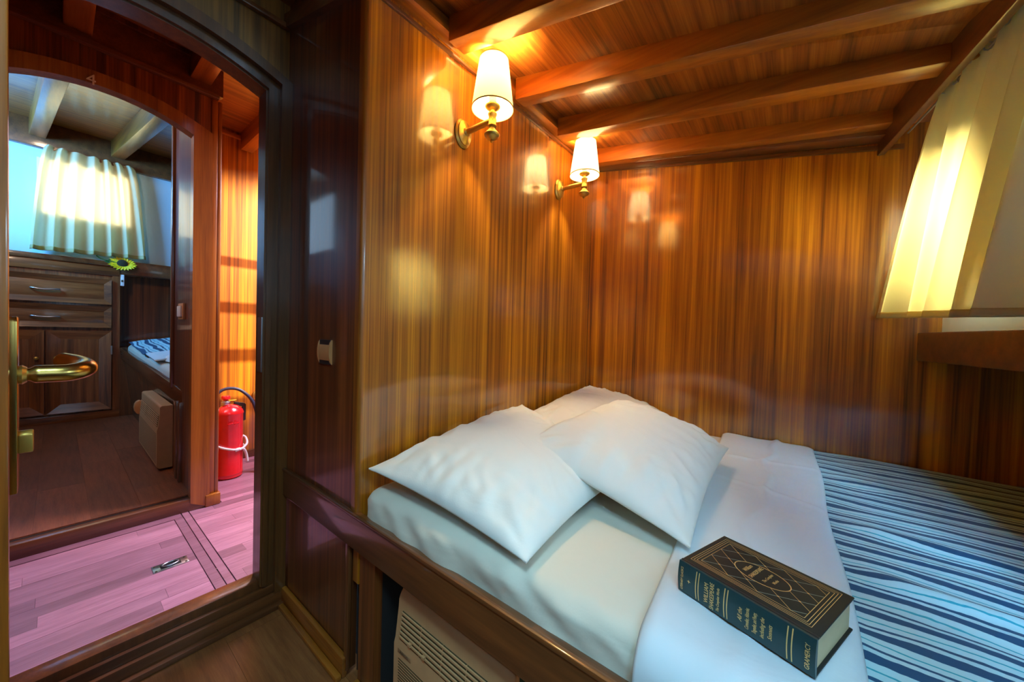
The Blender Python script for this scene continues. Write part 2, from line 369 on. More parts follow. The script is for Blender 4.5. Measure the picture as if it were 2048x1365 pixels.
# --- bunk ceiling with beams (all parts of the ceiling)
ce = struct('ceiling', (-.3, 1.2, 2.05))
def beam(y0, y1, za, zb, xa=-.93, xb=.42, hl=.087, hr=.055, m=beam_x):
    zA, zB = za, za+(zb-za)*(xb-xa)/1.0
    return hexa('beam', [(xa, y0, zA), (xb, y0, zB), (xb, y1, zB), (xa, y1, zA), (xa, y0, zA+hl), (xb, y0, zB+hr), (xb, y1, zB+hr), (xa, y1, zA+hl)], m, ce, bevel=.004)
# slope quoted per metre
beam(.797, .869, 2.003, 2.003-.215, xb=.55)
beam(1.156, 1.218, 2.003, 2.003-.182, xb=.45)
beam(1.487, 1.557, 2.003, 2.003-.152, xb=.36)
beam(1.845, 1.90, 2.008, 2.008-.140, xb=.27)
beam(1.90, YB-.001, 2.012, 2.012-.158, xb=.27, hl=.04, hr=.04, m=dark_x)
beam(.42, .49, 2.003, 2.003-.22, xb=.6)
beam(.05, .12, 2.003, 2.003-.22, xb=.65)
ys = [.05, .42, .80, 1.19, 1.52, 1.87, YB+.02]; sl = [.24, .24, .225, .182, .152, .14, .14]
V = []; Fc = []
for y, s in zip(ys, sl):
    for x in (-1.0, -.93, .9):
        V.append((x, y, 2.088-(x+.93)*(s+.028) if x > -.95 else 2.10))
n = len(ys)
for i in range(n-1):
    for j in range(2): Fc.append((i*3+j, i*3+j+1, i*3+4+j, i*3+3+j))
k = len(V); V += [(a, b, c+.02) for a, b, c in V]
Fc += [tuple(q+k for q in f) for f in Fc]
mesh('ceiling_panel', V, Fc, ceil_y, ce)
# tapered board where the beams land on the headboard wall
hexa('landing_board', [(XL, .545, 2.03), (XL+.05, .545, 2.03), (XL+.05, YB, 2.04), (XL, YB, 2.04), (XL, .545, 2.10), (XL+.03, .545, 2.10), (XL+.03, YB, 2.10), (XL, YB, 2.10)], red_y, ce, bevel=.003)
# ceiling over the standing area
box('ceiling', (-1.6, -1.0, 2.24), (-.99, .56, 2.27), ceil_y, kind='structure')
ce2 = boxes('ceiling', [((-1.02, -1.0, 2.20), (-.15, .06, 2.23)), ((.45, -1.0, 2.20), (1.2, .06, 2.23)), ((-.15, -1.0, 2.20), (.45, -.55, 2.23)), ((-.15, -.02, 2.20), (.45, .06, 2.23))], ceil_y, kind='structure')
boxes('added_hatch_coaming', [((-.18, -.58, 2.19), (-.15, .01, 2.30)), ((.45, -.58, 2.19), (.48, .01, 2.30)), ((-.15, -.58, 2.19), (.45, -.55, 2.30)), ((-.15, -.02, 2.19), (.45, .01, 2.30))], dark_x, ce2)  # rim of the added hatch that lets the fill light in
hexa('beam', [(DX, .30, 2.20), (-.95, .30, 2.10), (-.95, .37, 2.10), (DX, .37, 2.20), (DX, .30, 2.26), (-.95, .30, 2.22), (-.95, .37, 2.22), (DX, .37, 2.26)], beam_x, ce2, bevel=.004)
# fascia board over the curtain
def hullboard(name, off0, off1, z0, z1, y0, y1, m, parent=None, tilt=0, **kw):
    return hexa(name, [(hull(y0, off0), y0, z0), (hull(y0, off1), y0, z0), (hull(y1, off1), y1, z0), (hull(y1, off0), y1, z0),
                       (hull(y0, off0)+tilt, y0, z1), (hull(y0, off1)+tilt, y0, z1), (hull(y1, off1)+tilt, y1, z1), (hull(y1, off0)+tilt, y1, z1)], m, parent, **kw)
hullboard('trim_4', .228, .25, 1.781, 1.93, .40, YB-.002, beam_y, kind='structure', bevel=.003)
hullboard('trim_5', .36, .40, .992, 1.096, -.95, YB-.001, dark_x, kind='structure', bevel=.004)
hullboard('trim_6', .40, .95, 1.075, 1.094, -.95, YB-.001, beam_y, kind='structure')
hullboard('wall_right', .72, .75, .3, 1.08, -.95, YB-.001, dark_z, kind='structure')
# white hull side above the board, with two windows and a third added to light the bed
def hullwall(off, th, z0, z1, yA, yB, wins, m, name, fn=None):
    ysx = sorted({yA, yB, *[w[0] for w in wins], *[w[1] for w in wins]}); zs = sorted({z0, z1, *[w[2] for w in wins], *[w[3] for w in wins]})
    w = struct(name, (hull((yA+yB)/2, off), (yA+yB)/2, z0))
    V = []; Fc = []
    f = fn or (lambda y, z, d: (hull(y, off+d), y, z))
    for i in range(len(ysx)-1):
        for j in range(len(zs)-1):
            yc, zc = (ysx[i]+ysx[i+1])/2, (zs[j]+zs[j+1])/2
            if any(a < yc < b and c < zc < d for a, b, c, d in wins): continue
            k = len(V)
            for d in (0, th):
                V += [f(ysx[i], zs[j], d), f(ysx[i+1], zs[j], d), f(ysx[i+1], zs[j+1], d), f(ysx[i], zs[j+1], d)]
            Fc += [(k, k+1, k+2, k+3), (k+7, k+6, k+5, k+4), (k, k+4, k+5, k+1), (k+1, k+5, k+6, k+2), (k+2, k+6, k+7, k+3), (k+3, k+7, k+4, k)]
    mesh('hull_panel', V, Fc, m, w)
    return w, f
w1, f1 = hullwall(.42, .05, 1.08, 2.3, -.95, YB, [(1.56, 1.86, 1.22, 1.62), (.60, 1.22, 1.24, 1.80), (-.38, .32, 1.24, 1.90)], white_hull, 'wall_hull')
for nm, (a, b, c, d) in (('window_1', (1.56, 1.86, 1.22, 1.62)), ('window_2', (.60, 1.22, 1.24, 1.80)), ('added_window_3', (-.38, .32, 1.24, 1.90))):
    wi = struct(nm, (hull((a+b)/2, .42), (a+b)/2, c))
    for q in ((a-.03, a, c-.03, d+.03), (b, b+.03, c-.03, d+.03), (a, b, c-.03, c), (a, b, d, d+.03)):
        ya, yb_, za, zb = q
        hexa('window_frame', [f1(ya, za, -.02), f1(ya, za, .0), f1(yb_, za, .0), f1(yb_, za, -.02), f1(ya, zb, -.02), f1(ya, zb, .0), f1(yb_, zb, .0), f1(yb_, zb, -.02)], white_hull, wi)
    mesh('pane', [f1(a, c, .02), f1(b, c, .02), f1(b, d, .02), f1(a, d, .02)], [(0, 1, 2, 3)], glass, wi)

# --- door wall of the near cabin
YC, HW = .17, .292
def arch_path(hw, zt, sag, zb, drop=0, n=20, YC=YC):
    P = [(YC-hw, zb)]
    for i in range(n+1):
        t = -1+2*i/n; P.append((YC+hw*t, zt-sag*t*t))
    P.append((YC+hw, zb)); return P
IN = arch_path(HW, 1.948, .060, .09); B1 = arch_path(HW+.043, 1.990, .066, .05); B2 = arch_path(HW+.078, 2.030, .086, 0)
OUT = [(YC-.9, 0)]+[(YC-.9+(1.27)*i/20, 2.40) for i in range(21)]+[(YC+.37, 0)]
wd = struct('wall_door', (DX-.03, .17, 0))
prism('wall_panel', [(-.95, 0), (YC-HW-.078, 0)]+[(y, z) for y, z in B2[1:-1]]+[(YC+HW+.078, 2.40), (-.95, 2.40)], DX-.055, DX, lambda a, b, d: (d, a, b), olive_z, wd)
d1 = struct('door_1', (DX, .17, 0))
strip('door_casing', B1, B2, DX-.05, DX+.034, casing_v, d1)
strip('door_stop', IN, B1, DX-.06, DX+.012, casing_v, d1)
IN0 = arch_path(HW+.006, 1.954, .061, .09); INb = arch_path(HW+.022, 1.970, .063, .09)
strip('door_bead', IN0, INb, DX+.011, DX+.022, casing_v, d1)
box('threshold', (DX-.07, YC-HW-.03, 0), (DX+.0, YC+HW+.06, .105), dark_v, d1, bevel=.006)
box('threshold_step', (DX+.0, YC-HW-.03, 0), (DX+.018, YC+HW+.07, .078), beam_y, d1, bevel=.004)
box('threshold_step', (DX+.018, YC-HW-.03, 0), (DX+.036, YS-.002, .05), beam_y, d1, bevel=.004)
box('baseboard_door', (DX+.034, -.5, 0), (DX+.058, YS-.002, .018), beam_y, kind='structure', bevel=.003)
box('strike_plate', (DX-.035, .4588, .88), (DX+.005, .4625, 1.08), nickel, d1)
box('trim_7', (DX, -.9, 2.142), (DX+.02, YS-.001, 2.162), dark_x, kind='structure', bevel=.004)
# open door leaf
LY = -.040
lf = hexa('door_leaf', [(-1.50, LY-.080, .11), (-.823, LY-.036, .11), (-.823, LY+.0015, .11), (-1.50, LY-.042, .11), (-1.50, LY-.080, 1.93), (-.823, LY-.036, 1.93), (-.823, LY+.0015, 1.93), (-1.50, LY-.042, 1.93)], red_v, d1, bevel=.003)
pl = mesh('handle_plate', [(x, y, z) for y in (LY-.002, LY+.0065) for x, z in [(-.900, .80), (-.858, .80), (-.858, 1.046), (-.863, 1.052), (-.895, 1.052), (-.900, 1.046)]],
          [tuple(range(6)), tuple(range(11, 5, -1))]+[(i, (i+1) % 6, 6+(i+1) % 6, 6+i) for i in range(6)], brass, lf, bevel=.0015)
zl = .968
tube('lever', smoothpath([(-.879, LY+.006, zl), (-.879, LY+.03, zl), (-.880, LY+.052, zl), (-.892, LY+.067, zl+.003), (-.915, LY+.070, zl+.006), (-.94, LY+.062, zl+.010), (-.962, LY+.048, zl+.013)], 6),
     [.0095]*4+[.0132]*33, brass, lf, seg=18)
lathe('lever_collar', [(.013, 0), (.014, .004), (.011, .008)], (-.879, LY+.006, zl), (0, 1, 0), brass_pale, lf)
prism('lock_cylinder', [(-.012, -.016), (.012, -.016), (.012, .016), (.004, .022), (-.004, .022), (-.012, .016)], LY+.006, LY+.020, lambda a, b, d: (-.879+a*.7, d, .868+b*.85), brass_pale, lf, bevel=.002)

# ------------------------------------------------------------------ bunk (built-in base)
bk = thing('bunk', (-.3, .6, 0), 'dark varnished mahogany bunk base with a long front rail under the white bed', 'bunk')
hexa('front_rail', [(-1.505, YS-.012, .414), (1.0, YS-.012, .414), (1.0, YS+.012, .414), (-1.505, YS+.012, .414), (-1.505, YS-.012, .516), (1.0, YS-.012, .516), (1.0, YS+.012, .516), (-1.505, YS+.012, .516)], dark_x, bk, bevel=.005)
box('rail_cap', (-1.505, YS-.016, .508), (1.0, YS-.004, .519), dark_x, bk, bevel=.004, label='lighter worn top edge')
box('front_panel', (-1.505, YS+.006, .02), (-1.02, YS+.03, .414), dark_z, bk)
box('front_panel', (-.964, YS+.006, .0), (-.884, YS+.03, .414), dark_z, bk)
box('front_panel', (.35, YS+.006, .0), (1.0, YS+.03, .414), dark_z, bk)
box('stile', (-1.034, YS-.002, .02), (-1.014, YS+.01, .414), dark_v, bk, bevel=.003)
box('recess_board', (-.89, YS+.20, .0), (.36, YS+.22, .45), dark_in, bk)
box('recess_side', (-.897, YS+.03, .0), (-.884, YS+.2, .414), dark_in, bk)
box('recess_side', (-1.02, YS+.034, .0), (-.95, YS+.044, .414), dark_in, bk)
box('platform', (-.96, YS+.012, .42), (.95, YB-.01, .45), dark_x, bk)
box('baseboard_bunk', (-1.49, YS-.012, 0), (-1.02, YS+.006, .062), beam_x, kind='structure', bevel=.006)
box('baseboard_bunk', (-1.49, YS-.030, 0), (-1.02, YS-.012, .016), beam_x, kind='structure', bevel=.004)
box('baseboard_bunk', (-.964, YS-.012, 0), (-.884, YS+.006, .030), beam_x, kind='structure', bevel=.004)

# ------------------------------------------------------------------ bedding
MT = .585
def surf(name, nu, nv, fn, m, thick=0, parent=None, **kw):
    V = [fn(i/nu, j/nv) for i in range(nu+1) for j in range(nv+1)]
    Fc = [(i*(nv+1)+j, (i+1)*(nv+1)+j, (i+1)*(nv+1)+j+1, i*(nv+1)+j+1) for i in range(nu) for j in range(nv)]
    o = mesh(name, V, Fc, m, parent, smooth=True, **kw)
    if thick:
        md = o.modifiers.new('thick', 'SOLIDIFY'); md.thickness = thick; md.offset = 0
    return o
# mattress with fitted sheet: closed rounded slab
def mattress(name, x0, x1, y0, y1, z0, z1, rad, m, wr=.006, nx=90, ny=70, **kw):
    V = []; Fc = []; ring = []
    # profile around the cross section at each boundary point: build as superellipsoid-like offset grid
    def pt(u, v):
        # u,v in -1..1 over unfolded top+sides
        return None
    lev = [(0, z0+(z1-rad*1.1-z0)*k/7) for k in range(8)]
    for k in range(1, 11):
        a = k/10*math.pi/2; lev.append((rad*(1-math.cos(a)), z1-rad+rad*math.sin(a)))
    lev += [(rad+.015*k, z1+.0004*k) for k in range(1, 9)]
    per = 2*(nx+ny); cr = .045
    for inset, z in lev:
        X0, X1, Y0, Y1 = x0+inset, x1-inset, y0+inset, y1-inset; c = max(cr-inset*.3, .01)
        loop = []
        for i in range(nx): loop.append((X0+(X1-X0)*i/nx, Y0, 0, -1))
        for i in range(ny): loop.append((X1, Y0+(Y1-Y0)*i/ny, 1, 0))
        for i in range(nx): loop.append((X1-(X1-X0)*i/nx, Y1, 0, 1))
        for i in range(ny): loop.append((X0, Y1-(Y1-Y0)*i/ny, -1, 0))
        for x, y, nx_, ny_ in loop:
            dx = max(0, c-(x-X0), c-(X1-x)); dy = max(0, c-(y-Y0), c-(Y1-y))
            if dx > 0 and dy > 0:
                cx = X0+c if x < (X0+X1)/2 else X1-c; cy = Y0+c if y < (Y0+Y1)/2 else Y1-c
                v = Vector((x-cx, y-cy, 0)); v = v.normalized()*min(c, v.length); x, y = cx+v.x, cy+v.y
            t = (z-z0)/(z1-z0)
            d = wr*1.2*(fnoise(x*7, y*7, z*16+3)+.6*fnoise((x+z*1.5)*18, y*14, z*9)+.5*abs(fnoise((x+z*2.5)*11, y*11, z*30+9))) * max(.02, 1-max(0, t-.8)*4.4)
            V.append((x+nx_*d, y+ny_*d, z+d*.45*t))
    nl = len(lev)
    for l in range(nl-1):
        for i in range(per): Fc.append((l*per+i, l*per+(i+1) % per, (l+1)*per+(i+1) % per, (l+1)*per+i))
    Fc.append(tuple(range(per-1, -1, -1))); Fc.append(tuple((nl-1)*per+i for i in range(per)))
    return mesh(name, V, Fc, m, smooth=True, auto=60, **kw)
mattress('mattress', -.968, .705, .550, YB-.006, .452, MT, .036, matt_c, .011, nx=210, ny=110, label='bunk mattress in an ivory fitted sheet, lying behind the dark rail', cat='mattress')
# profile over the front edge for covers
def over(s, lift=.004, z=MT, y0=.545, rad=.036, yb=YB-.008, tail=.05):
    """s in 0..1 from back wall to front drop"""
    Ltop = yb-(y0+rad); Larc = rad*math.pi/2; T = Ltop+Larc+tail; d = s*T
    if d < Ltop: return yb-d, z+lift, 0
    d -= Ltop
    if d < Larc:
        a = d/rad; return y0+rad-(rad+lift)*math.sin(a), z-rad+(rad+lift)*math.cos(a), a
    return y0-lift, z-rad-(d-Larc), math.pi/2
def crease(v, c, w): return math.exp(-((v-c)/w)**2)
def blanket(u, s):
    y, z, a = over(s, .006, tail=.045)
    x = .03+u*.68
    k = .0035*fnoise(x*3, y*22, 1)+.009*fnoise(x*2.6+y*2, y*7, 5)
    k += .007*crease(y+.25*x+.04*math.sin(x*9), 1.07, .022)+.006*crease(y+.18*x+.03*math.sin(x*7+1), 1.28, .02)
    k = max(k, -.003)*min(1, max(.15, (x-.10)*14))
    return (x, y-(.3*k if a else 0), z+k+.001)
surf('striped_blanket', 70, 240, blanket, blanket_m, .003, label='light blue bedspread with wavy navy stripes covering the foot of the bunk', cat='bedspread')
def fsheet(u, s):
    y, z, a = over(s, .019, yb=YB-.012, tail=.048)
    t = min(max((y-.53)/1.47, 0), 1)
    xl = -.168-.082*t; xr = .097-.012*t+.004*math.sin(y*9)
    x = xl+(xr-xl)*u
    k = .004*fnoise(x*6, y*4, 9)+.003*fnoise(x*14, y*9, 2)
    k += .009*crease(x-.012*math.sin(y*11)-.01*math.sin(y*23), -.055, .012)*(.3+.7*min(1, max(0, y-.9)*3))
    k += .004*crease(y+.3*x, 1.28, .012)+.004*crease(y-.2*x, 1.62, .012)
    e = min(u, 1-u)*14; 
    if e < 1: z -= (1-e)**2*.008
    return (x, y, z+max(k, -.003)*min(1, e+.2))
surf('folded_sheet', 60, 200, fsheet, sheet_c, .004, label='crisp white top sheet folded in a band across the bed, book lying on it', cat='sheet')
def usheet(u, s):
    y, z, a = over(s, .003, yb=YB-.012, tail=.03)
    x = -.50+u*.50-.0*y
    if y > 1.5: x -= 0
    k = .003*fnoise(x*5, y*5, 19)
    return (x, y, z+max(k, -.002))

def pillow(name, A, B, C, Dd, T, m, lo=.55, seedv=0, n=90, floor=None, press=None, **kw):
    """corners A,B,C,D in order round the pillow; T thickness of the upper dome"""
    A, B, C, Dd = map(Vector, (A, B, C, Dd)); nrm = (C-A).cross(Dd-B).normalized()
    if nrm.z < 0: nrm = -nrm
    def base(u, v):
        p_ = A*(1-u)*(1-v)+B*u*(1-v)+C*u*v+Dd*(1-u)*v; c = (A+B+C+Dd)/4
        e = .055*(4*u*(1-u))*abs(2*v-1)**3+.055*(4*v*(1-v))*abs(2*u-1)**3
        return p_+(c-p_)*e
    def prof(u, v):
        a = max(0, 1-abs(2*u-1)**2.4); b = max(0, 1-abs(2*v-1)**2.4)
        return (a**.62)*(b**.62)
    def wr(u, v):
        du, dv = min(u, 1-u), min(v, 1-v); w = 0
        # gathers radiating from the seams and corners
        w += .019*math.exp(-dv*6)*fnoise(u*17+seedv, v*2.2, seedv)*min(1, dv*12)
        w += .019*math.exp(-du*6)*fnoise(u*2.2, v*17+seedv, seedv+5)*min(1, du*12)
        w += .008*fnoise(u*3.1+seedv, v*3.1, 7+seedv)*min(1, min(du, dv)*10)
        w += .005*(1-abs(fnoise((u+v*.6)*9+seedv, (v-u*.6)*3.5, 2+seedv))*3)*math.exp(-((min(du, dv)-.14)/.11)**2)
        for cu, cv in ((0, 0), (1, 0), (1, 1), (0, 1)):
            dx, dy = u-cu, v-cv; rr = math.hypot(dx, dy); an = math.atan2(abs(dy), abs(dx))
            w += .0045*math.sin(an*(11+3*cu+2*cv)+seedv*2+cu*2+cv+4*fnoise(u*4, v*4, seedv))*math.exp(-((rr-.20)/.12)**2)
        return w
    V = []; Fc = []
    for top in (1, 0):
        for i in range(n+1):
            for j in range(n+1):
                u, v = i/n, j/n; q = base(u, v); f = prof(u, v)
                if top: q = q+nrm*(T*f+wr(u, v)*(f**.4)+.002)
                else: q = q-nrm*(T*lo*f+.002)
                V.append(q)
    N1 = (n+1)**2
    for i in range(n):
        for j in range(n):
            a = i*(n+1)+j; Fc.append((a, a+n+1, a+n+2, a+1)); Fc.append((N1+a, N1+a+1, N1+a+n+2, N1+a+n+1))
    per = [(i, 0) for i in range(n)]+[(n, j) for j in range(n)]+[(n-i, n) for i in range(n)]+[(0, n-j) for j in range(n)]
    ids = [i*(n+1)+j for i, j in per]
    for k in range(len(ids)): a, b = ids[k], ids[(k+1) % len(ids)]; Fc.append((a, b, N1+b, N1+a))
    if floor is not None: V = [Vector((q.x, q.y, max(q.z, floor))) for q in V]
    return mesh(name, V, Fc, m, smooth=True, auto=75, **kw)
pillow('pillow', (-.945, .555, .648), (-.93, 1.27, .735), (-.375, 1.05, .640), (-.385, .555, .612), .085, white_c, .45, 1.3, floor=MT+.004,
       label='white pillow lying flat at the near end, leaning on the headboard wall', cat='pillow', group=None)
pillow('pillow', (-.94, 1.22, .67), (-.94, 1.955, .752), (-.50, 1.95, .655), (-.42, 1.25, .63), .07, white_c, .5, 4.1, floor=MT+.004,
       label='white pillow farthest back, tucked in the corner behind the others', cat='pillow')
pillow('pillow', (-.640, .845, .722), (-.585, 1.50, .775), (-.165, 1.46, .668), (-.150, .80, .622), .082, white_c, .6, 8.7, floor=MT+.03,
       label='white pillow on top of the other two, tilted towards the book', cat='pillow')

# ------------------------------------------------------------------ book
bo = Vector((-.1425, .676, .6095)); La = Vector((.18, -.0625, 0)).normalized(); Wa = Vector((-La.y, La.x, 0)); BL, BW, BH = .192, .150, .052
def bp_(a, b, c): return bo+La*a+Wa*b+Vector((0, 0, c))
bkk = thing('book', bo, 'thick dark green hardback with gilt lattice cover lying on the white sheet', 'book')
def bbox(name, a0, a1, b0, b1, c0, c1, m, parent, **kw):
    return hexa(name, [bp_(a0, b0, c0), bp_(a1, b0, c0), bp_(a1, b1, c0), bp_(a0, b1, c0), bp_(a0, b0, c1), bp_(a1, b0, c1), bp_(a1, b1, c1), bp_(a0, b1, c1)], m, parent, **kw)
top = bbox('front_cover', 0, BL, .004, BW, BH-.003, BH, cover_m, bkk, bevel=.001)
bbox('back_cover', 0, BL, .004, BW, 0, .003, cover_m, bkk, bevel=.001)
# slightly rounded spine
pr = [(-.0035*math.sin(math.pi*t/10), BH*t/10) for t in range(11)]
pr = pr+[(.004, BH), (.004, 0)]
sp = prism('spine', pr, 0, BL, lambda a, b, d: bp_(d, a, b), spine_m, bkk, smooth=True, auto=50)
bbox('page_block', .004, BL-.004, .004, BW-.004, .003, BH-.003, page_m, bkk)
bbox('joint_groove', .0, BL, .006, .009, BH-.0005, BH+.0004, black, bkk)
def quadstrip(name, segs, w, z, m, parent):
    V = []; Fc = []
    for (a0, b0), (a1, b1) in segs:
        d = Vector((a1-a0, b1-b0)); 
        if d.length < 1e-5: continue
        d.normalize(); nx, ny = -d.y*w/2, d.x*w/2; k = len(V)
        for a, b in ((a0+nx, b0+ny), (a1+nx, b1+ny), (a1-nx, b1-ny), (a0-nx, b0-ny)): V.append(bp_(a, b, z))
        Fc.append((k, k+1, k+2, k+3))
    return mesh(name, V, Fc, m, parent)
def rect(a0, a1, b0, b1): return [((a0, b0), (a1, b0)), ((a1, b0), (a1, b1)), ((a1, b1), (a0, b1)), ((a0, b1), (a0, b0))]
zt = BH+.0004
b0, b1 = .019, BW-.009; a0, a1 = .009, BL-.012
segs = []
for d in (0, .0035, .0070, .0118): segs += rect(a0+d, a1-d, b0+d, b1-d)
quadstrip('gilt_border', segs, .0007, zt, gold, top)
ia0, ia1, ib0, ib1 = a0+.0124, a1-.0124, b0+.0124, b1-.0124; ca, cb = (ia0+ia1)/2, (ib0+ib1)/2; ra, rb = .040, .025
def clip(p0, p1, samples=160):
    out = []; cur = None
    for i in range(samples):
        t0, t1 = i/samples, (i+1)/samples
        q0 = (p0[0]+(p1[0]-p0[0])*t0, p0[1]+(p1[1]-p0[1])*t0); q1 = (p0[0]+(p1[0]-p0[0])*t1, p0[1]+(p1[1]-p0[1])*t1)
        mx, my = (q0[0]+q1[0])/2, (q0[1]+q1[1])/2
        ok = ia0 < mx < ia1 and ib0 < my < ib1 and ((mx-ca)/ra)**2+((my-cb)/rb)**2 > 1
        if ok: cur = (cur[0], q1) if cur else (q0, q1)
        elif cur: out.append(cur); cur = None
    if cur: out.append(cur)
    return out
pa, pb = .0435, (ib1-ib0)/3.0
sA = []; sB = []
for k in range(-8, 16):
    x0 = ia0+k*pa
    sA += clip((x0, ib0), (x0+pa*3.0, ib1)); sB += clip((x0, ib1), (x0+pa*3.0, ib0))
quadstrip('gilt_lattice', sA, .0007, zt, tealgold, top); quadstrip('gilt_lattice', sB, .0007, zt, gold, top)
dots = []
for i in range(-2, 16):
    for j in range(0, 9):
        x, y = ia0+i*pa/2, ib0+j*pb/2
        if (i+j) % 2 == 0 and ia0+.003 < x < ia1-.003 and ib0+.003 < y < ib1-.003 and ((x-ca)/ra)**2+((y-cb)/rb)**2 > 1.05:
            dots += [((x-.0014, y), (x+.0014, y)), ((x, y-.0014), (x, y+.0014))]
quadstrip('gilt_dot', dots, .0012, zt+.0001, gold, top)['kind'] = 'stuff'
el = []
for k in range(48):
    t0, t1 = k/48*2*math.pi, (k+1)/48*2*math.pi
    el.append(((ca+ra*math.cos(t0), cb+rb*math.sin(t0)), (ca+ra*math.cos(t1), cb+rb*math.sin(t1))))
quadstrip('gilt_oval', el, .0014, zt, gold, top)
def text(body, org, X, Y, size, m, parent, name='lettering', shear=0, sx=1, ext=.0001, bold=0):
    cu = D.curves.new('t', 'FONT'); cu.body = body; cu.size = size; cu.align_x = 'CENTER'; cu.align_y = 'CENTER'; cu.extrude = ext; cu.shear = shear; cu.offset = bold; cu.resolution_u = 2
    o = D.objects.new('t', cu); COL.objects.link(o); dg = bpy.context.evaluated_depsgraph_get()
    me = D.meshes.new_from_object(o.evaluated_get(dg)); D.objects.remove(o); D.curves.remove(cu)
    X, Y = Vector(X).normalized(), Vector(Y).normalized(); Z = X.cross(Y)
    for v in me.vertices: v.co = X*v.co.x*sx+Y*v.co.y+Z*v.co.z
    me.materials.clear(); me.materials.append(m)
    return link(name, me, org, parent)
for s, da, sz, sh in (('William', -.021, .010, .3), ('SHAKESPEARE', -.008, .0092, 0), ('The Complete', .009, .0068, .3), ('Works', .020, .0068, .3)):
    text(s, bp_(ca+da, cb, zt+.0002), Wa, -La, sz, gold, top, shear=sh, sx=.72 if s[0] == 'S' else .8)
for s, a, sz, sh in (('LITERARY CLASSICS', .008, .0058, 0), ('\u2726', .020, .010, 0), ('WILLIAM', .050, .0096, 0), ('SHAKESPEARE', .059, .0096, 0), ('The Complete Works', .0685, .0062, .3),
                     ('All the', .101, .0088, .3), ('Comedies, Histories,', .111, .0078, .3), ('Tragedies, and Poetry,', .121, .0078, .3), ('including the', .131, .0078, .3), ('Sonnets', .141, .0078, .3), ('GRAMERCY', .184, .0078, 0)):
    if len(s) == 1:
        V = []
        for k in range(8):
            rr = .0034 if k % 2 == 0 else .001; V.append(bp_(a+rr*math.cos(k*math.pi/4), -.0039, BH/2+rr*math.sin(k*math.pi/4)))
        mesh('printed_star', V, [tuple(range(8))], gold, sp); continue
    sx = min(.85, .042/(len(s)*sz*.56))
    text(s, bp_(a, -.0042, BH/2), (0, 0, 1), -La, sz, gold, sp, shear=sh, sx=sx)
for a in (.031, .0355, .0765, .081, .160, .1655):
    V = [];
    for t in range(11):
        o_ = -.0035*math.sin(math.pi*t/10)-.0004
        V += [bp_(a, o_, .002+(BH-.004)*t/10), bp_(a+.0014, o_, .002+(BH-.004)*t/10)]
    mesh('gilt_band', V, [(2*t, 2*t+1, 2*t+3, 2*t+2) for t in range(10)], gold, sp)

# ------------------------------------------------------------------ wall lamps
def shade_mat(name, col):
    m, nt, b = mat(name); N = nt.nodes
    t = N.new('ShaderNodeBsdfTranslucent'); t.inputs[0].default_value = col+(1,); b.inputs['Base Color'].default_value = (.75, .66, .42, 1); b.inputs['Roughness'].default_value = .8
    mx = N.new('ShaderNodeMixShader'); mx.inputs[0].default_value = .6
    nt.links.new(b.outputs[0], mx.inputs[1]); nt.links.new(t.outputs[0], mx.inputs[2]); nt.links.new(mx.outputs[0], N['Material Output'].inputs[0]); return m
def emis(name, col, s):
    m, nt, b = mat(name); b.inputs['Emission Color'].default_value = col+(1,); b.inputs['Emission Strength'].default_value = s; b.inputs['Base Color'].default_value = (.8, .8, .8, 1); return m
def sconce(y, zb, label, bcol, scol, power):
    xc = -.83; zc = zb-.032
    t = thing('wall_lamp', (XL, y, zc), label, 'wall lamp', 'lamps on the headboard wall')
    lathe('wall_plate', [(.050, 0), (.052, .004), (.046, .009), (.044, .010), (.043, .015), (.036, .019), (.020, .022), (.013, .026)], (XL, y, zc), (1, 0, 0), brass_pale, t, sx=.74)
    lathe('arm', [(.015, 0), (.015, .005), (.0098, .010), (.0098, .118), (.0098, .135)], (XL+.02, y, zc), (1, 0, 0), brass_pale, t, seg=20)
    lathe('stem', [(.010, -.022), (.0145, -.020), (.0145, -.015), (.0125, -.012), (.0125, .014), (.0150, .018), (.0150, .023), (.007, .026), (.007, .034), (.016, .037), (.024, .042), (.026, .045), (.026, .047), (.012, .049), (.012, .060)], (xc, y, zc), (0, 0, 1), brass_pale, t, seg=24)
    lathe('finial', [(.002, -.074), (.005, -.072), (.0055, -.068), (.004, -.065), (.010, -.063), (.020, -.058), (.0255, -.052), (.0265, -.048), (.025, -.045), (.014, -.034), (.0095, -.026), (.009, -.020)], (xc, y, zc), (0, 0, 1), brass_pale, t, seg=24)
    lathe('bulb_socket', [(.013, .049), (.013, .056), (.0115, .058), (.013, .061), (.013, .066), (.0115, .068), (.013, .071), (.013, .078)], (xc, y, zc), (0, 0, 1), plug, t, seg=20)
    bl = lathe('bulb', [(.010, .078), (.016, .088), (.020, .104), (.019, .120), (.012, .133), (.003, .138)], (xc, y, zc), (0, 0, 1), emis('lit_bulb', bcol, 6), t, seg=20)
    z0, z1 = zb+.003, zb+.168
    sh = lathe('lamp_shade', [(.071, z0-zc), (.049, z1-zc), (.0478, z1-zc), (.0698, z0-zc)], (xc, y, zc), (0, 0, 1), shade_mat('lit_shade', scol), t, seg=48, cap=False)
    lathe('shade_trim', [(.0715, 0), (.0715, .004), (.070, .004), (.070, 0), (.0715, 0)], (xc, y, z0), (0, 0, 1), brass_pale, t, seg=48, cap=False)
    lathe('shade_trim', [(.0495, 0), (.0495, .003), (.048, .003), (.048, 0), (.0495, 0)], (xc, y, z1-.002), (0, 0, 1), brass_pale, t, seg=48, cap=False)
    l = D.lights.new('lamp_light', 'POINT'); l.energy = power; l.color = bcol; l.shadow_soft_size = .024
    lo = D.objects.new('lamp_light', l); COL.objects.link(lo); lo.parent = t; lo.location = (xc-XL, 0, .155)
    return t
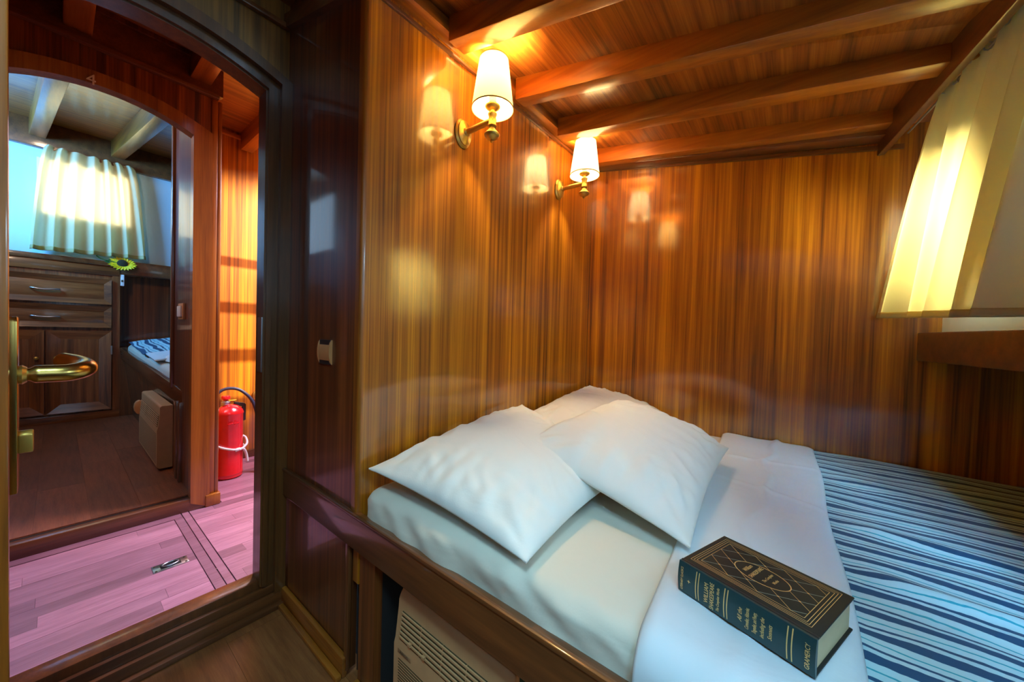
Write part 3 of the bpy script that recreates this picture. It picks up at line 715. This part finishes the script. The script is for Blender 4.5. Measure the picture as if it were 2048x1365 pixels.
sconce(.913, 1.800, 'near brass wall lamp with a yellow-glowing cream cone shade', (1, .70, .30), (1, .97, .80), 24)
sconce(1.59, 1.822, 'far brass wall lamp in the bunk corner with a whiter glowing shade', (1, .78, .46), (1, .97, .88), 23)

# ------------------------------------------------------------------ switches
def switch(x, y, z, w, hgt, label, group=None):
    t = thing('light_switch', (x, y, z), label, 'switch')
    n = 10; prof = [(-.009*math.sin(math.pi*i/n)**.6-.002, hgt*i/n) for i in range(n+1)]
    for sx_ in (-w/2-.006, w/2):
        prism('side_cheek', [(0, 0)]+prof+[(0, hgt)], sx_, sx_+.006, lambda a, b, d: (x+d, y+a, z+b), beige, t, smooth=True, auto=40)
    box('backplate', (x-w/2, y-.005, z), (x+w/2, y, z+hgt), black, t)
    prism('rocker', [(0, .16*hgt)]+[(-.008*math.sin(math.pi*(i+2)/(n+4))**.6-.002, hgt*(.16+.64*i/n)) for i in range(n+1)]+[(0, .80*hgt)], -w/2+.002, w/2-.002, lambda a, b, d: (x+d, y+a, z+b), beige, t, smooth=True, auto=40)
switch(-1.184, YS, .932, .072, .078, 'beige rocker switch on the dark panel beside the near doorway')

# ------------------------------------------------------------------ air conditioner under the bunk
def aircon(x0, x1, yf, z0, z1, label, sgn=1, depth=.10, full=True, m=beige_ac):
    t = thing('air_conditioner', ((x0+x1)/2, yf+depth/2, z0), label, 'air conditioner', 'air conditioners under the bunks')
    H = z1-z0; rr_ = .045 if full else .014
    pr_ = [(depth, 0), (.012, 0), (.0, .012), (.0, H-.145), (.004, H-.13), (.012, H-.055)]+[(.012+rr_*(1-math.cos(a)), H-.055+(.055-rr_)+rr_*math.sin(a)) for a in [math.pi/2*k/8 for k in range(1, 9)]]+[(depth, H)]
    prism('casing', pr_, x0, x1, lambda a, b, d: (d, yf+a, z0+b), m, t, smooth=True, auto=35)
    zg0, zg1 = z0+H-.128, z0+H-.058
    def gy(z): 
        return yf+.004+.008*(z-(z0+H-.13))/.075-.0015
    L = x1-x0; a, b = x0+.02, x1-.02; mid = a+(b-a)*.40
    for (ga, gb) in ((a, mid-.006), (mid+.006, b)):
        hexa('grille_slot', [(ga, gy(zg0), zg0), (gb, gy(zg0), zg0), (gb, gy(zg0)+.01, zg0), (ga, gy(zg0)+.01, zg0), (ga, gy(zg1), zg1), (gb, gy(zg1), zg1), (gb, gy(zg1)+.01, zg1), (ga, gy(zg1)+.01, zg1)], slot, t)
        ns = 6
        for k in range(ns):
            zc = zg0+(zg1-zg0)*(k+.5)/ns+.002; y = gy(zc)
            hexa('grille_slat', [(ga, y-.003, zc-.0022), (gb, y-.003, zc-.0022), (gb, y+.004, zc-.0022), (ga, y+.004, zc-.0022), (ga, y-.003, zc+.0022), (gb, y-.003, zc+.0022), (gb, y+.004, zc+.0022), (ga, y+.004, zc+.0022)], m, t)
        nn = max(1, round((gb-ga)/.085))
        for k in range(1, nn):
            xx = ga+(gb-ga)*k/nn
            hexa('grille_upright', [(xx-.001, gy(zg0)-.001, zg0), (xx+.001, gy(zg0)-.001, zg0), (xx+.001, gy(zg0)+.004, zg0), (xx-.001, gy(zg0)+.004, zg0), (xx-.001, gy(zg1)-.001, zg1), (xx+.001, gy(zg1)-.001, zg1), (xx+.001, gy(zg1)+.004, zg1), (xx-.001, gy(zg1)+.004, zg1)], m, t)
    if full:
        for xx in (a+.045, a+.10):
            box('vane_clip', (xx-.005, yf-.003, zg0+.008), (xx+.005, yf+.006, zg0+.015), m, t)
        box('badge', (a-.002, yf-.0012, z0+H-.160), (a+.052, yf+.002, z0+H-.148), plain('badge_brown', (.36, .19, .09), .5), t, bevel=.0008, label='brownish maker badge')
        text('AIRCO', (a+.025, yf-.0016, z0+H-.154), (1, 0, 0), (0, 0, 1), .009, black, t, sx=1.3)
    zz = z0+.03; k = 0
    top_ = z0+H-.172
    while zz < top_ and k < 30:
        box('intake_slot', (a if full else x0+.03, yf-.0006, zz), (b if full else x1-.03, yf+.002, zz+.0022), slot, t); zz += .0075 if full else .011; k += 1
    return t
aircon(-.797, .05, YS+.012, .045, .372, 'cream air conditioner under the near bunk rail, grille facing the door')
box('conduit', (-.392, YS+.005, .02), (-.384, YS+.012, .405), beige, label='thin beige upright conduit strip in front of the near air conditioner', cat='conduit')
gb_ = thing('electrical_box', (-.32, YS+.0, .30), 'dark green box under the bunk rail right of the beige conduit', 'box')
box('lid', (-.382, YS-.0, .30), (-.20, YS+.006, .405), green, gb_, bevel=.002)
box('body', (-.380, YS+.006, .302), (-.202, YS+.011, .403), green, gb_)

# ------------------------------------------------------------------ curtain over the bunk window
def curtain(name, fn, n, mv, label, hemfrac=.03, cm=None, **kw):
    t = thing(name, fn(.5, 0), label, 'curtain', 'cream window curtains')
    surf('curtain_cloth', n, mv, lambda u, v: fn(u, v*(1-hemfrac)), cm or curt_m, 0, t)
    surf('hem', n, 3, lambda u, v: fn(u, 1-hemfrac+v*hemfrac), hem_m, .003, t)
    return t
def c1(u, v, **k_):
    # v 0 top .. 1 bottom, u 0 at the back wall .. 1 near the camera
    yt = 1.70-u*.62; yb_ = 1.962-u*.61
    e = v**.75
    y = yt+(yb_-yt)*e
    z = 1.822-(1.822-(1.150-.028*u))*v
    if v < .02: z += .012*abs(math.sin(u*70))
    amp = .018+.028*v
    ph = u*5.2*2*math.pi
    f = amp*math.sin(ph+.8*math.sin(u*9))+.006*(1-v)**2*math.sin(u*92)+.010*v*math.sin(u*17+1)
    f += .012*crease(u, .36, .02)*v
    off = .285+.020*v*min(1, u*3)-.037*v*max(0, 1-u*3)+f*min(1, u*6+.1)
    y += .012*math.cos(ph)*v
    return (hull(y, off), y, z)
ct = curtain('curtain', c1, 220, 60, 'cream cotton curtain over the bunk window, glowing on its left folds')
tube('curtain_wire', [(hull(y, .285), y, 1.815) for y in (1.90, 1.5, 1.0, .6)], .003, nickel, ct)
for k in range(14):
    u = (k+.5)/14; q = c1(u, 0); tube('curtain_hook', [(q[0]+.008*math.cos(a), q[1], 1.812+.010*math.sin(a)) for a in [i/8*2*math.pi for i in range(8)]], .0018, nickel, ct, seg=6, closed=True)

# ------------------------------------------------------------------ hallway
box('wall_hall', (-3.15, .54, 0), (-3.12, 3.0, 2.6), wall_z, kind='structure')
box('baseboard_hall', (-3.12, .55, HF), (-3.105, 2.6, HF+.055), dark_x, kind='structure', bevel=.004)
box('trim_8', (-3.12, .545, 2.35), (-3.095, 2.6, 2.375), red_y, kind='structure', bevel=.004)
box('wall_hall_end', (-3.2, 2.55, 0), (-1.5, 2.6, 3.2), dark_z, kind='structure')
box('wall_hall_near', (-1.58, .56, 0), (-1.55, 2.6, 2.6), wall_z, kind='structure')
box('wall_hall_left', (-2.45, -.62, 0), (-1.52, -.6, 2.6), dark_z, kind='structure')
hc = box('ceiling', (-3.2, -.62, 2.40), (-1.55, 1.30, 2.43), ceil_y, kind='structure')
def hb(y0, y1, z0, z1, x0, x1, m=beam_x): return box('beam', (x0, y0, z0), (x1, y1, z1), m, hc, bevel=.004)
hb(.016, .096, 2.268, 2.40, -2.43, -1.56); hb(.413, .495, 2.280, 2.40, -2.43, -1.56); hb(.80, .87, 2.28, 2.40, -3.1, -1.56); hb(1.15, 1.22, 2.28, 2.40, -3.1, -1.56)
box('trim_9', (X2, -.6, 2.222), (X2+.03, .527, 2.245), beam_y, kind='structure', bevel=.004)
box('trim_10', (X2-.02, -.6, 2.245), (X2+.012, .545, 2.40), dark_x, kind='structure')
# ladder treads of the companionway (out of frame, they bar the sun)
ld = thing('companionway_ladder', (-2.79, 1.3, HF), 'mahogany companionway ladder at the end of the hallway', 'ladder')
# cabin 4 door wall
w4 = struct('wall_cabin', (X2-.02, .2, HF))
I2 = arch_path(.289, 2.072, .072, .12, YC=.14)
Bn = arch_path(.365, 2.128, .090, HF, YC=.14)
prism('wall_panel', [(-.6, HF), (YC-.30, HF)]+Bn[1:-1]+[(.525, HF+.0)]+[(.525, 2.23), (-.6, 2.23)] if False else [(-.6, HF), (.14-.365, HF)]+Bn[1:-1]+[(.505, 2.40), (-.6, 2.40)], X2-.04, X2, lambda a, b, d: (d, a, b), wood('ribbon_mahogany_header', 'z', [(.38, (.04, .010, .003)), (.5, (.22, .055, .008)), (.62, (.40, .12, .015))], 26, .6), w4)
d2 = struct('door_2', (X2, .17, HF))
strip('door_casing', I2, Bn, X2-.045, X2+.014, red_v, d2)
box('casing_stile', (X2-.045, YC+.330, HF), (X2+.006, .527, 2.222), red_v, d2, bevel=.004)
box('door_post', (X2-.05, .527, HF), (X2+.004, .545, 2.222), red_v, d2, bevel=.006)
box('threshold', (X2-.05, -.22, HF), (X2+.012, .500, .143), beam_y, d2, bevel=.004)
box('plinth_block', (X2-.03, .488, HF), (X2+.022, .552, HF+.062), red_v, d2, bevel=.006)
text('4', (X2+.016, .093, 2.083), (0, 1, 0), (0, 0, 1), .062, plain('dull_gilt_number', (.85, .68, .38), .5), d2, 'door_number', sx=.95, ext=.002)

# extinguisher
ex = Vector((-2.802, .683, HF))
fe = thing('fire_extinguisher', ex, 'red fire extinguisher with blue-black hose standing in the hallway', 'fire extinguisher')
q = ex
lathe('cylinder', [(.060, .0), (.070, .008), (.0705, .026), (.0725, .028), (.0725, .032), (.071, .036), (.071, .40), (.0735, .405), (.0735, .412), (.066, .430), (.045, .452), (.022, .462)], q, (0, 0, 1), redp, fe, seg=40)
lathe('valve', [(.020, .460), (.024, .466), (.024, .480), (.018, .484), (.018, .490)], q+Vector((0, -.02, 0)), (0, 0, 1), nickel, fe, seg=20)
lathe('push_cap', [(.014, .489), (.014, .496), (.023, .500), (.024, .512), (.020, .520)], q+Vector((0, -.02, 0)), (0, 0, 1), redp, fe, seg=24, label='red push cap')
tube('safety_ring', [(q.x+.012*math.sin(a), q.y+.012+.022*math.cos(a), HF+.488) for a in [k/14*2*math.pi for k in range(14)]], .0028, yel, fe, seg=6, closed=True, label='yellow safety ring')
prism('handle_bracket', [(.022, .478), (.078, .462), (.084, .452), (.084, .352), (.066, .345), (.066, .440), (.022, .462)], -.010, .010, lambda a, b, d: (q.x+d, q.y+a, HF+b), black, fe, bevel=.002)
tube('hose', smoothpath([(-2.812, .60, .54), (-2.818, .608, .586), (-2.812, .635, .628), (-2.801, .678, .645), (-2.788, .732, .631), (-2.775, .784, .575), (-2.768, .813, .501), (-2.765, .827, .393), (-2.764, .831, .275)], 5), .0095, rubber, fe, seg=12)
lathe('nozzle', [(.012, 0), (.014, -.01), (.012, -.05), (.020, -.16)], (-2.763, .832, .278), (0, 0, 1), rubber, fe, seg=16)
for dy in (-.010, .022):
    tube('lug', smoothpath([(q.x+.068, q.y-.014+dy, HF+.346), (q.x+.082, q.y-.014+dy, HF+.350), (q.x+.082, q.y+.006+dy, HF+.356), (q.x+.068, q.y+.008+dy, HF+.350)], 3), .003, redp, fe, seg=6)
for nm, zz in (('weld_band', .030), ('weld_band', .409)): pass
# rope round it
rp = thing('rope', (-2.80, .70, .25), 'white twisted rope tied round the red fire extinguisher', 'rope')
def ropepts(P): return smoothpath(P, 5)
R_ = .079
loop = []
for k in range(24):
    a = 2*math.pi*k/24; loop.append((q.x+R_*math.cos(a), q.y+R_*math.sin(a), .285+.028*math.cos(a+2.2)))
tube('rope_loop', loop, .0068, white_c, rp, seg=8, closed=True)
tube('rope_tail', ropepts([(-2.735, .715, .262), (-2.742, .742, .258), (-2.765, .764, .215), (-2.768, .772, .165)]), .0075, white_c, rp, seg=8)
lathe('tape_wrap', [(.010, -.012), (.011, 0), (.010, .012)], (-2.730, .708, .262), (0, 1, .2), plug, rp, seg=12)
tube('rope_loop', ropepts([(-2.738, .735, .262), (-2.758, .765, .285), (-2.785, .765, .318), (-2.79, .745, .335)]), .0068, white_c, rp, seg=8)
sk = thing('wall_outlet', (-3.12, .935, .515), 'round pinkish metal outlet on the hallway wall above the hose', 'outlet')
lathe('rim', [(.046, 0), (.046, .012), (.036, .016), (.034, .010), (.0, .010)], (-3.12, .94, .53), (1, 0, 0), brass_pale, sk, seg=28)
lathe('socket', [(.016, .008), (.016, .018), (.008, .020)], (-3.12, .94, .53), (1, 0, 0), nickel, sk, seg=16)

# ladder geometry: it leans beside the far wall, out of frame, and bars the sunlight
for y in (.99, 1.62): tube('side_rail', [(-2.62, y, HF), (-2.84, y, 2.0)], .018, red_v, ld, seg=8)
for k in range(6):
    z = .55+k*.225; xx = -2.62-.22*(z-HF)/1.92
    box('tread', (xx-.018, 1.0, z), (xx+.018, 1.61, z+.03), red_y, ld)

# ------------------------------------------------------------------ cabin 4
box('wall_cabin_niche', (-2.93, .44, CF), (-2.46, .48, 2.9), dark_z, kind='structure')
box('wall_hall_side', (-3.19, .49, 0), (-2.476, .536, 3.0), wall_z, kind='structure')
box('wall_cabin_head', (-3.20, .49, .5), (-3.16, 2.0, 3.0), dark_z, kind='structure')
boxes('wall_cabin_side', [((-5.6, -.78, 0), (-4.6, -.75, 3.0)), ((-3.9, -.78, 0), (-2.4, -.75, 3.0)), ((-4.6, -.78, 0), (-3.9, -.75, 1.9)), ((-4.6, -.78, 2.5), (-3.9, -.75, 3.0))], dark_z, kind='structure')  # gap left in this unseen wall to admit the added side light
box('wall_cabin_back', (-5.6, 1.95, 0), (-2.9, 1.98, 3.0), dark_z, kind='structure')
box('wall_cabin_front', (-2.44, -.75, 2.38), (-2.40, .55, 3.0), dark_z, kind='structure')
box('wall_cabin_hull', (XH-.22, .30, .5), (XH-.19, 1.96, 1.50), dark_z, kind='structure')
# bevelled end frame seen at the right of the doorway
box('trim_11', (-2.96, .425, .66), (-2.925, .445, 2.9), dark_v, kind='structure', bevel=.004)
f2 = lambda y, z, d: (XH-.02-d, y, z)
w5, _ = hullwall(0, .05, 1.60, 3.0, -.75, 1.96, [(-.08, .42, 1.95, 2.38)], plain('white_hull_blue_lit', (.50, .76, .92), .35, noisec=.02), 'wall_cabin_upper', f2)  # white hull with the blue daylight put into its colour
wi = struct('window_4', (XH-.02, .17, 1.95))
for ya, yb_, za, zb in ((-.10, -.08, 1.93, 2.40), (.42, .44, 1.93, 2.40), (-.08, .42, 1.93, 1.95), (-.08, .42, 2.38, 2.40)):
    box('window_frame', (XH-.02, ya, za), (XH-.005, yb_, zb), white_hull, wi)
mesh('pane', [(XH-.05, -.08, 1.95), (XH-.05, .42, 1.95), (XH-.05, .42, 2.38), (XH-.05, -.08, 2.38)], [(0, 1, 2, 3)], glass, wi)
box('trim_12', (XH-.04, -.75, 2.475), (XH+.03, 1.96, 2.72), dark_x, kind='structure', bevel=.005)
# ceiling of cabin 4, rising to the hull
c4 = struct('ceiling', (-3.8, .3, 2.6))
bd = Vector((1, .062, -.083))
for y0, y1 in ((-.139, -.052), (.309, .396), (.757, .844)):
    A = Vector((-4.97, y0, 2.555)); B = A+bd*2.48; w = Vector((0, y1-y0, 0)); hh = Vector((0, 0, .15))
    hexa('beam', [A, B, B+w, A+w, A+hh, B+hh, B+w+hh, A+w+hh], beam_x, c4, bevel=.006)
mesh('ceiling_panel', [(-5.05, -.8, 2.70), (-2.4, -.8, 2.48), (-2.4, 2.0, 2.48), (-5.05, 2.0, 2.70), (-5.05, -.8, 2.73), (-2.4, -.8, 2.51), (-2.4, 2.0, 2.51), (-5.05, 2.0, 2.73)],
     [(0, 3, 2, 1), (4, 5, 6, 7), (0, 1, 5, 4), (1, 2, 6, 5), (2, 3, 7, 6), (3, 0, 4, 7)], ceil_y, c4)
# shelf board
box('trim_13', (XH-.20, .372, 1.495), (XH, 1.95, 1.622), dark_x, kind='structure', bevel=.005)
# cabinet
cb = thing('cabinet', (XH-.1, .05, CF), 'brown built-in cabinet with two drawers above two panelled doors in the far cabin', 'cabinet')
box('carcass', (XH-.19, -.74, CF), (XH-.012, .372, 1.555), cab_v, cb)
box('worktop', (XH-.20, -.74, 1.555), (XH+.02, .38, 1.60), dark_x, cb, bevel=.006)
box('cornice', (XH-.012, -.74, 1.47), (XH+.006, .372, 1.555), cab_y, cb, bevel=.004)
box('plinth', (XH-.012, -.74, CF), (XH+.01, .372, .215), cab_y, cb, bevel=.004)
for a_, b_ in ((.325, .372), (-.74, -.47)): box('stile', (XH-.012, a_, .215), (XH+.002, b_, 1.47), cab_v, cb)
def raised(name, y0, y1, z0, z1, par, m1, m2, fw=.05, label=None):
    t = box(name, (XH-.010, y0, z0), (XH+.010, y1, z1), m2, par, bevel=.002)
    # mitred frame, each rail bevelling in to a recessed panel
    O = [(y0, z0), (y1, z0), (y1, z1), (y0, z1)]; I = [(y0+fw, z0+fw), (y1-fw, z0+fw), (y1-fw, z1-fw), (y0+fw, z1-fw)]
    for k in range(4):
        j = (k+1) % 4; m = m1 if k % 2 == 0 else m2
        V = [(XH+.010, *O[k]), (XH+.010, *O[j]), (XH+.010, *I[j]), (XH+.010, *I[k]), (XH+.028, *O[k]), (XH+.028, *O[j]), (XH+.014, *I[j]), (XH+.014, *I[k])]
        hexa('frame_rail', V, m, t)
    return t
for z0, z1 in ((1.20, 1.43), (.985, 1.18)):
    dr = raised('drawer', -.45, .318, z0, z1, cb, cab_y, cab_y, .045)
    zm = (z0+z1)/2-.01
    tube('pull_handle', smoothpath([(XH+.014, -.13, zm), (XH+.040, -.125, zm+.003), (XH+.044, -.06, zm-.004), (XH+.040, .012, zm+.003), (XH+.014, .017, zm)], 5), [.004+.004*math.sin(math.pi*i/20) for i in range(21)], nickel, dr, seg=8)
for y0, y1 in ((-.45, -.062), (-.05, .318)):
    dr = raised('cabinet_door', y0, y1, .235, .955, cb, cab_y, cab_v, .075)
    for k in range(3 if True else 0):
        w = (y1-y0-.15)/3
        box('door_panel', (XH+.006, y0+.075+k*w, .31), (XH+.014+(.0015 if k == 1 else 0), y0+.075+(k+1)*w, .88), cab_v, dr)
    lathe('door_knob', [(.006, 0), (.006, .016), (.013, .020), (.013, .028), (.004, .032)], (XH+.028, y0+.05 if y0 > -.2 else y1-.04, .72), (1, 0, 0), brass_pale, dr, seg=14)
    if y0 > -.2:
        box('hinge', (XH+.026, y1-.004, .74), (XH+.032, y1+.006, .82), nickel, dr)
# bunk of cabin 4
box('trim_14', (XH-.2, .372, CF), (XH+.0, .50, .80), dark_v, kind='structure')
b2 = thing('bunk', (-3.8, .5, CF), 'dark wooden bunk base in the far cabin with a sloping front rail', 'bunk')
def rail2(x): return .657+(x+2.55)*(.799-.657)/(-5+2.55), .444+(x+2.55)*(.375-.444)/(-5+2.55)
za, ya = rail2(-2.47); zb, yb2 = rail2(-4.99)
hexa('front_rail', [(-4.99, yb2, zb-.10), (-2.47, ya, za-.09), (-2.47, ya+.03, za-.09), (-4.99, yb2+.03, zb-.10), (-4.99, yb2, zb), (-2.47, ya, za), (-2.47, ya+.03, za), (-4.99, yb2+.03, zb)], dark_x, b2, bevel=.004)
hexa('front_panel', [(-4.99, .46, CF), (-2.47, .46, CF), (-2.47, .48, CF), (-4.99, .48, CF), (-4.99, yb2+.02, zb-.08), (-2.47, ya+.02, za-.08), (-2.47, ya+.03, za-.08), (-4.99, yb2+.03, zb-.08)], dark_z, b2)
for x in (-2.72, -2.80): box('stile', (x, .425, CF), (x+.03, .46, .60), dark_v, b2, bevel=.003)
box('platform', (-4.98, .48, .55), (-3.21, 1.94, .60), dark_x, b2)
def m2f(x, y, base): return base+(x+2.55)*(.14)/(-2.45)
V = []
for zz in (0, 1):
    for x, y in ((-4.97, .42), (-3.22, .475), (-3.22, 1.93), (-4.97, 1.93)): V.append((x, y, (.60 if zz == 0 else m2f(x, y, .69)+(.10 if y > 1 else .0))))
hexa('mattress', V, matt_c, None, bevel=.03, seg=4, label='mattress in an off-white sheet on the far cabin bunk', cat='mattress')
surf('bedspread', 60, 40, lambda u, v: (-4.97+u*.95+.12*v*0, .43+v*1.49, m2f(-4.97+u*.95, 0, .70)+.10*min(1, max(0, (v*1.49-.0)/.6))+.012*fnoise(u*5, v*7, 3)+.01), blanket2_m, .01,
     label='blue and navy striped bedspread at the foot of the far cabin bunk', cat='bedspread')
surf('folded_sheet', 30, 30, lambda u, v: (-4.02+u*.42, .44+v*1.46, m2f(-4.0+u*.42, 0, .715)+.10*min(1, (v*1.46)/.6)+.008*fnoise(u*4, v*5, 8)), sheet_c, .012,
     label='white top sheet band across the far cabin bunk', cat='sheet')
pillow('pillow', (-3.75, .47, .77), (-3.75, 1.15, .85), (-3.24, 1.15, .86), (-3.24, .50, .76), .09, white_c, .3, 2.2, n=30, label='white pillow on the far cabin bunk, seen through doorway 4', cat='pillow')
aircon(-3.72, -2.98, .375, .165, .545, 'pale air conditioner with a side knob low on the far cabin bunk front', full=False, depth=.07)
kb = thing('thermostat_knob', (-3.74, .39, .40), 'rounded beige knob box at the left end of the far air conditioner', 'knob')
mesh('knob_body', [(-3.75+.0*k, .375+.028*math.cos(k*math.pi/6), .43+.05*math.sin(k*math.pi/6)) for k in range(12)]+[(-3.70, .375+.028*math.cos(k*math.pi/6), .43+.05*math.sin(k*math.pi/6)) for k in range(12)],
     [tuple(range(12)), tuple(range(23, 11, -1))]+[(i, (i+1) % 12, 12+(i+1) % 12, 12+i) for i in range(12)], beige, kb, bevel=.003)
switch_far = thing('light_switch', (-2.69, .44, 1.07), 'beige switch on the dark strip just inside doorway 4', 'switch')
box('backplate', (-2.75, .428, 1.07), (-2.63, .44, 1.16), beige, switch_far, bevel=.003)
box('rocker', (-2.735, .420, 1.085), (-2.645, .43, 1.145), plug, switch_far, bevel=.003)
so = thing('wall_socket', (XH-.10, .385, 1.38), 'small white plate beside the far cabinet under the shelf board', 'socket')
box('plate', (XH-.03, .373, 1.385), (XH+.0, .40, 1.49), plug, so, bevel=.003)
box('slot', (XH+.0, .380, 1.42), (XH+.002, .393, 1.44), slot, so)
# far curtain
def c2(u, v):
    yt = -.05+u*.50; yb_ = -.145+u*.695
    e = v**.55
    y = yt+(yb_-yt)*e; z = 2.50-(2.50-(1.622+.028*u))*v
    ph = u*6.5*2*math.pi
    f = (.022+.010*v)*math.sin(ph+.6*math.sin(u*8))+.008*(1-v)*math.sin(u*50)
    return (XH+.055+f, y+.012*math.cos(ph)*v, z)
curtain('curtain', c2, 150, 40, 'backlit cream curtain over the far cabin window, above the drawers', .04, far_curt_m)
# sunflower on the worktop
sf = thing('sunflower', (XH+.02, .385, 1.60), 'yellow sunflower head lying on the far cabinet edge', 'flower')
cc = Vector((XH+.055, .383, 1.585)); nrm = Vector((1, 0, .35)).normalized(); uu = Vector((0, 1, 0)); vv = nrm.cross(uu)
lathe('seed_disc', [(.038, 0), (.036, .008), (.020, .014), (.002, .015)], cc, nrm, seed, sf, seg=24)
for k in range(22):
    a = 2*math.pi*k/22; rr = .090+.012*random.random(); d = uu*math.cos(a)+vv*math.sin(a)*.75; s = nrm.cross(d).normalized()
    mesh('petal', [cc+d*.032+s*.008, cc+d*.032-s*.008, cc+d*.062-s*.013+nrm*.006, cc+d*rr*.97+nrm*random.uniform(-.004, .010), cc+d*.062+s*.013+nrm*.006, cc+d*.055-nrm*.002], [(0, 1, 2, 5), (5, 2, 3), (5, 3, 4), (0, 5, 4)], petal_m, sf)
tube('stem', smoothpath([cc-nrm*.012, cc+Vector((.0, -.07, .012)), cc+Vector((.0, -.13, .025)), cc+Vector((0, -.16, .05))], 4), .005, leaf_m, sf, seg=8)
mesh('leaf', [cc+Vector((-.01, -.05, .01)), cc+Vector((.005, -.08, -.008)), cc+Vector((.0, -.115, .004)), cc+Vector((.0, -.08, .03))], [(0, 1, 2, 3)], leaf_m, sf)

# clear scratch properties
for o in D.objects:
    if '_w' in o: del o['_w']
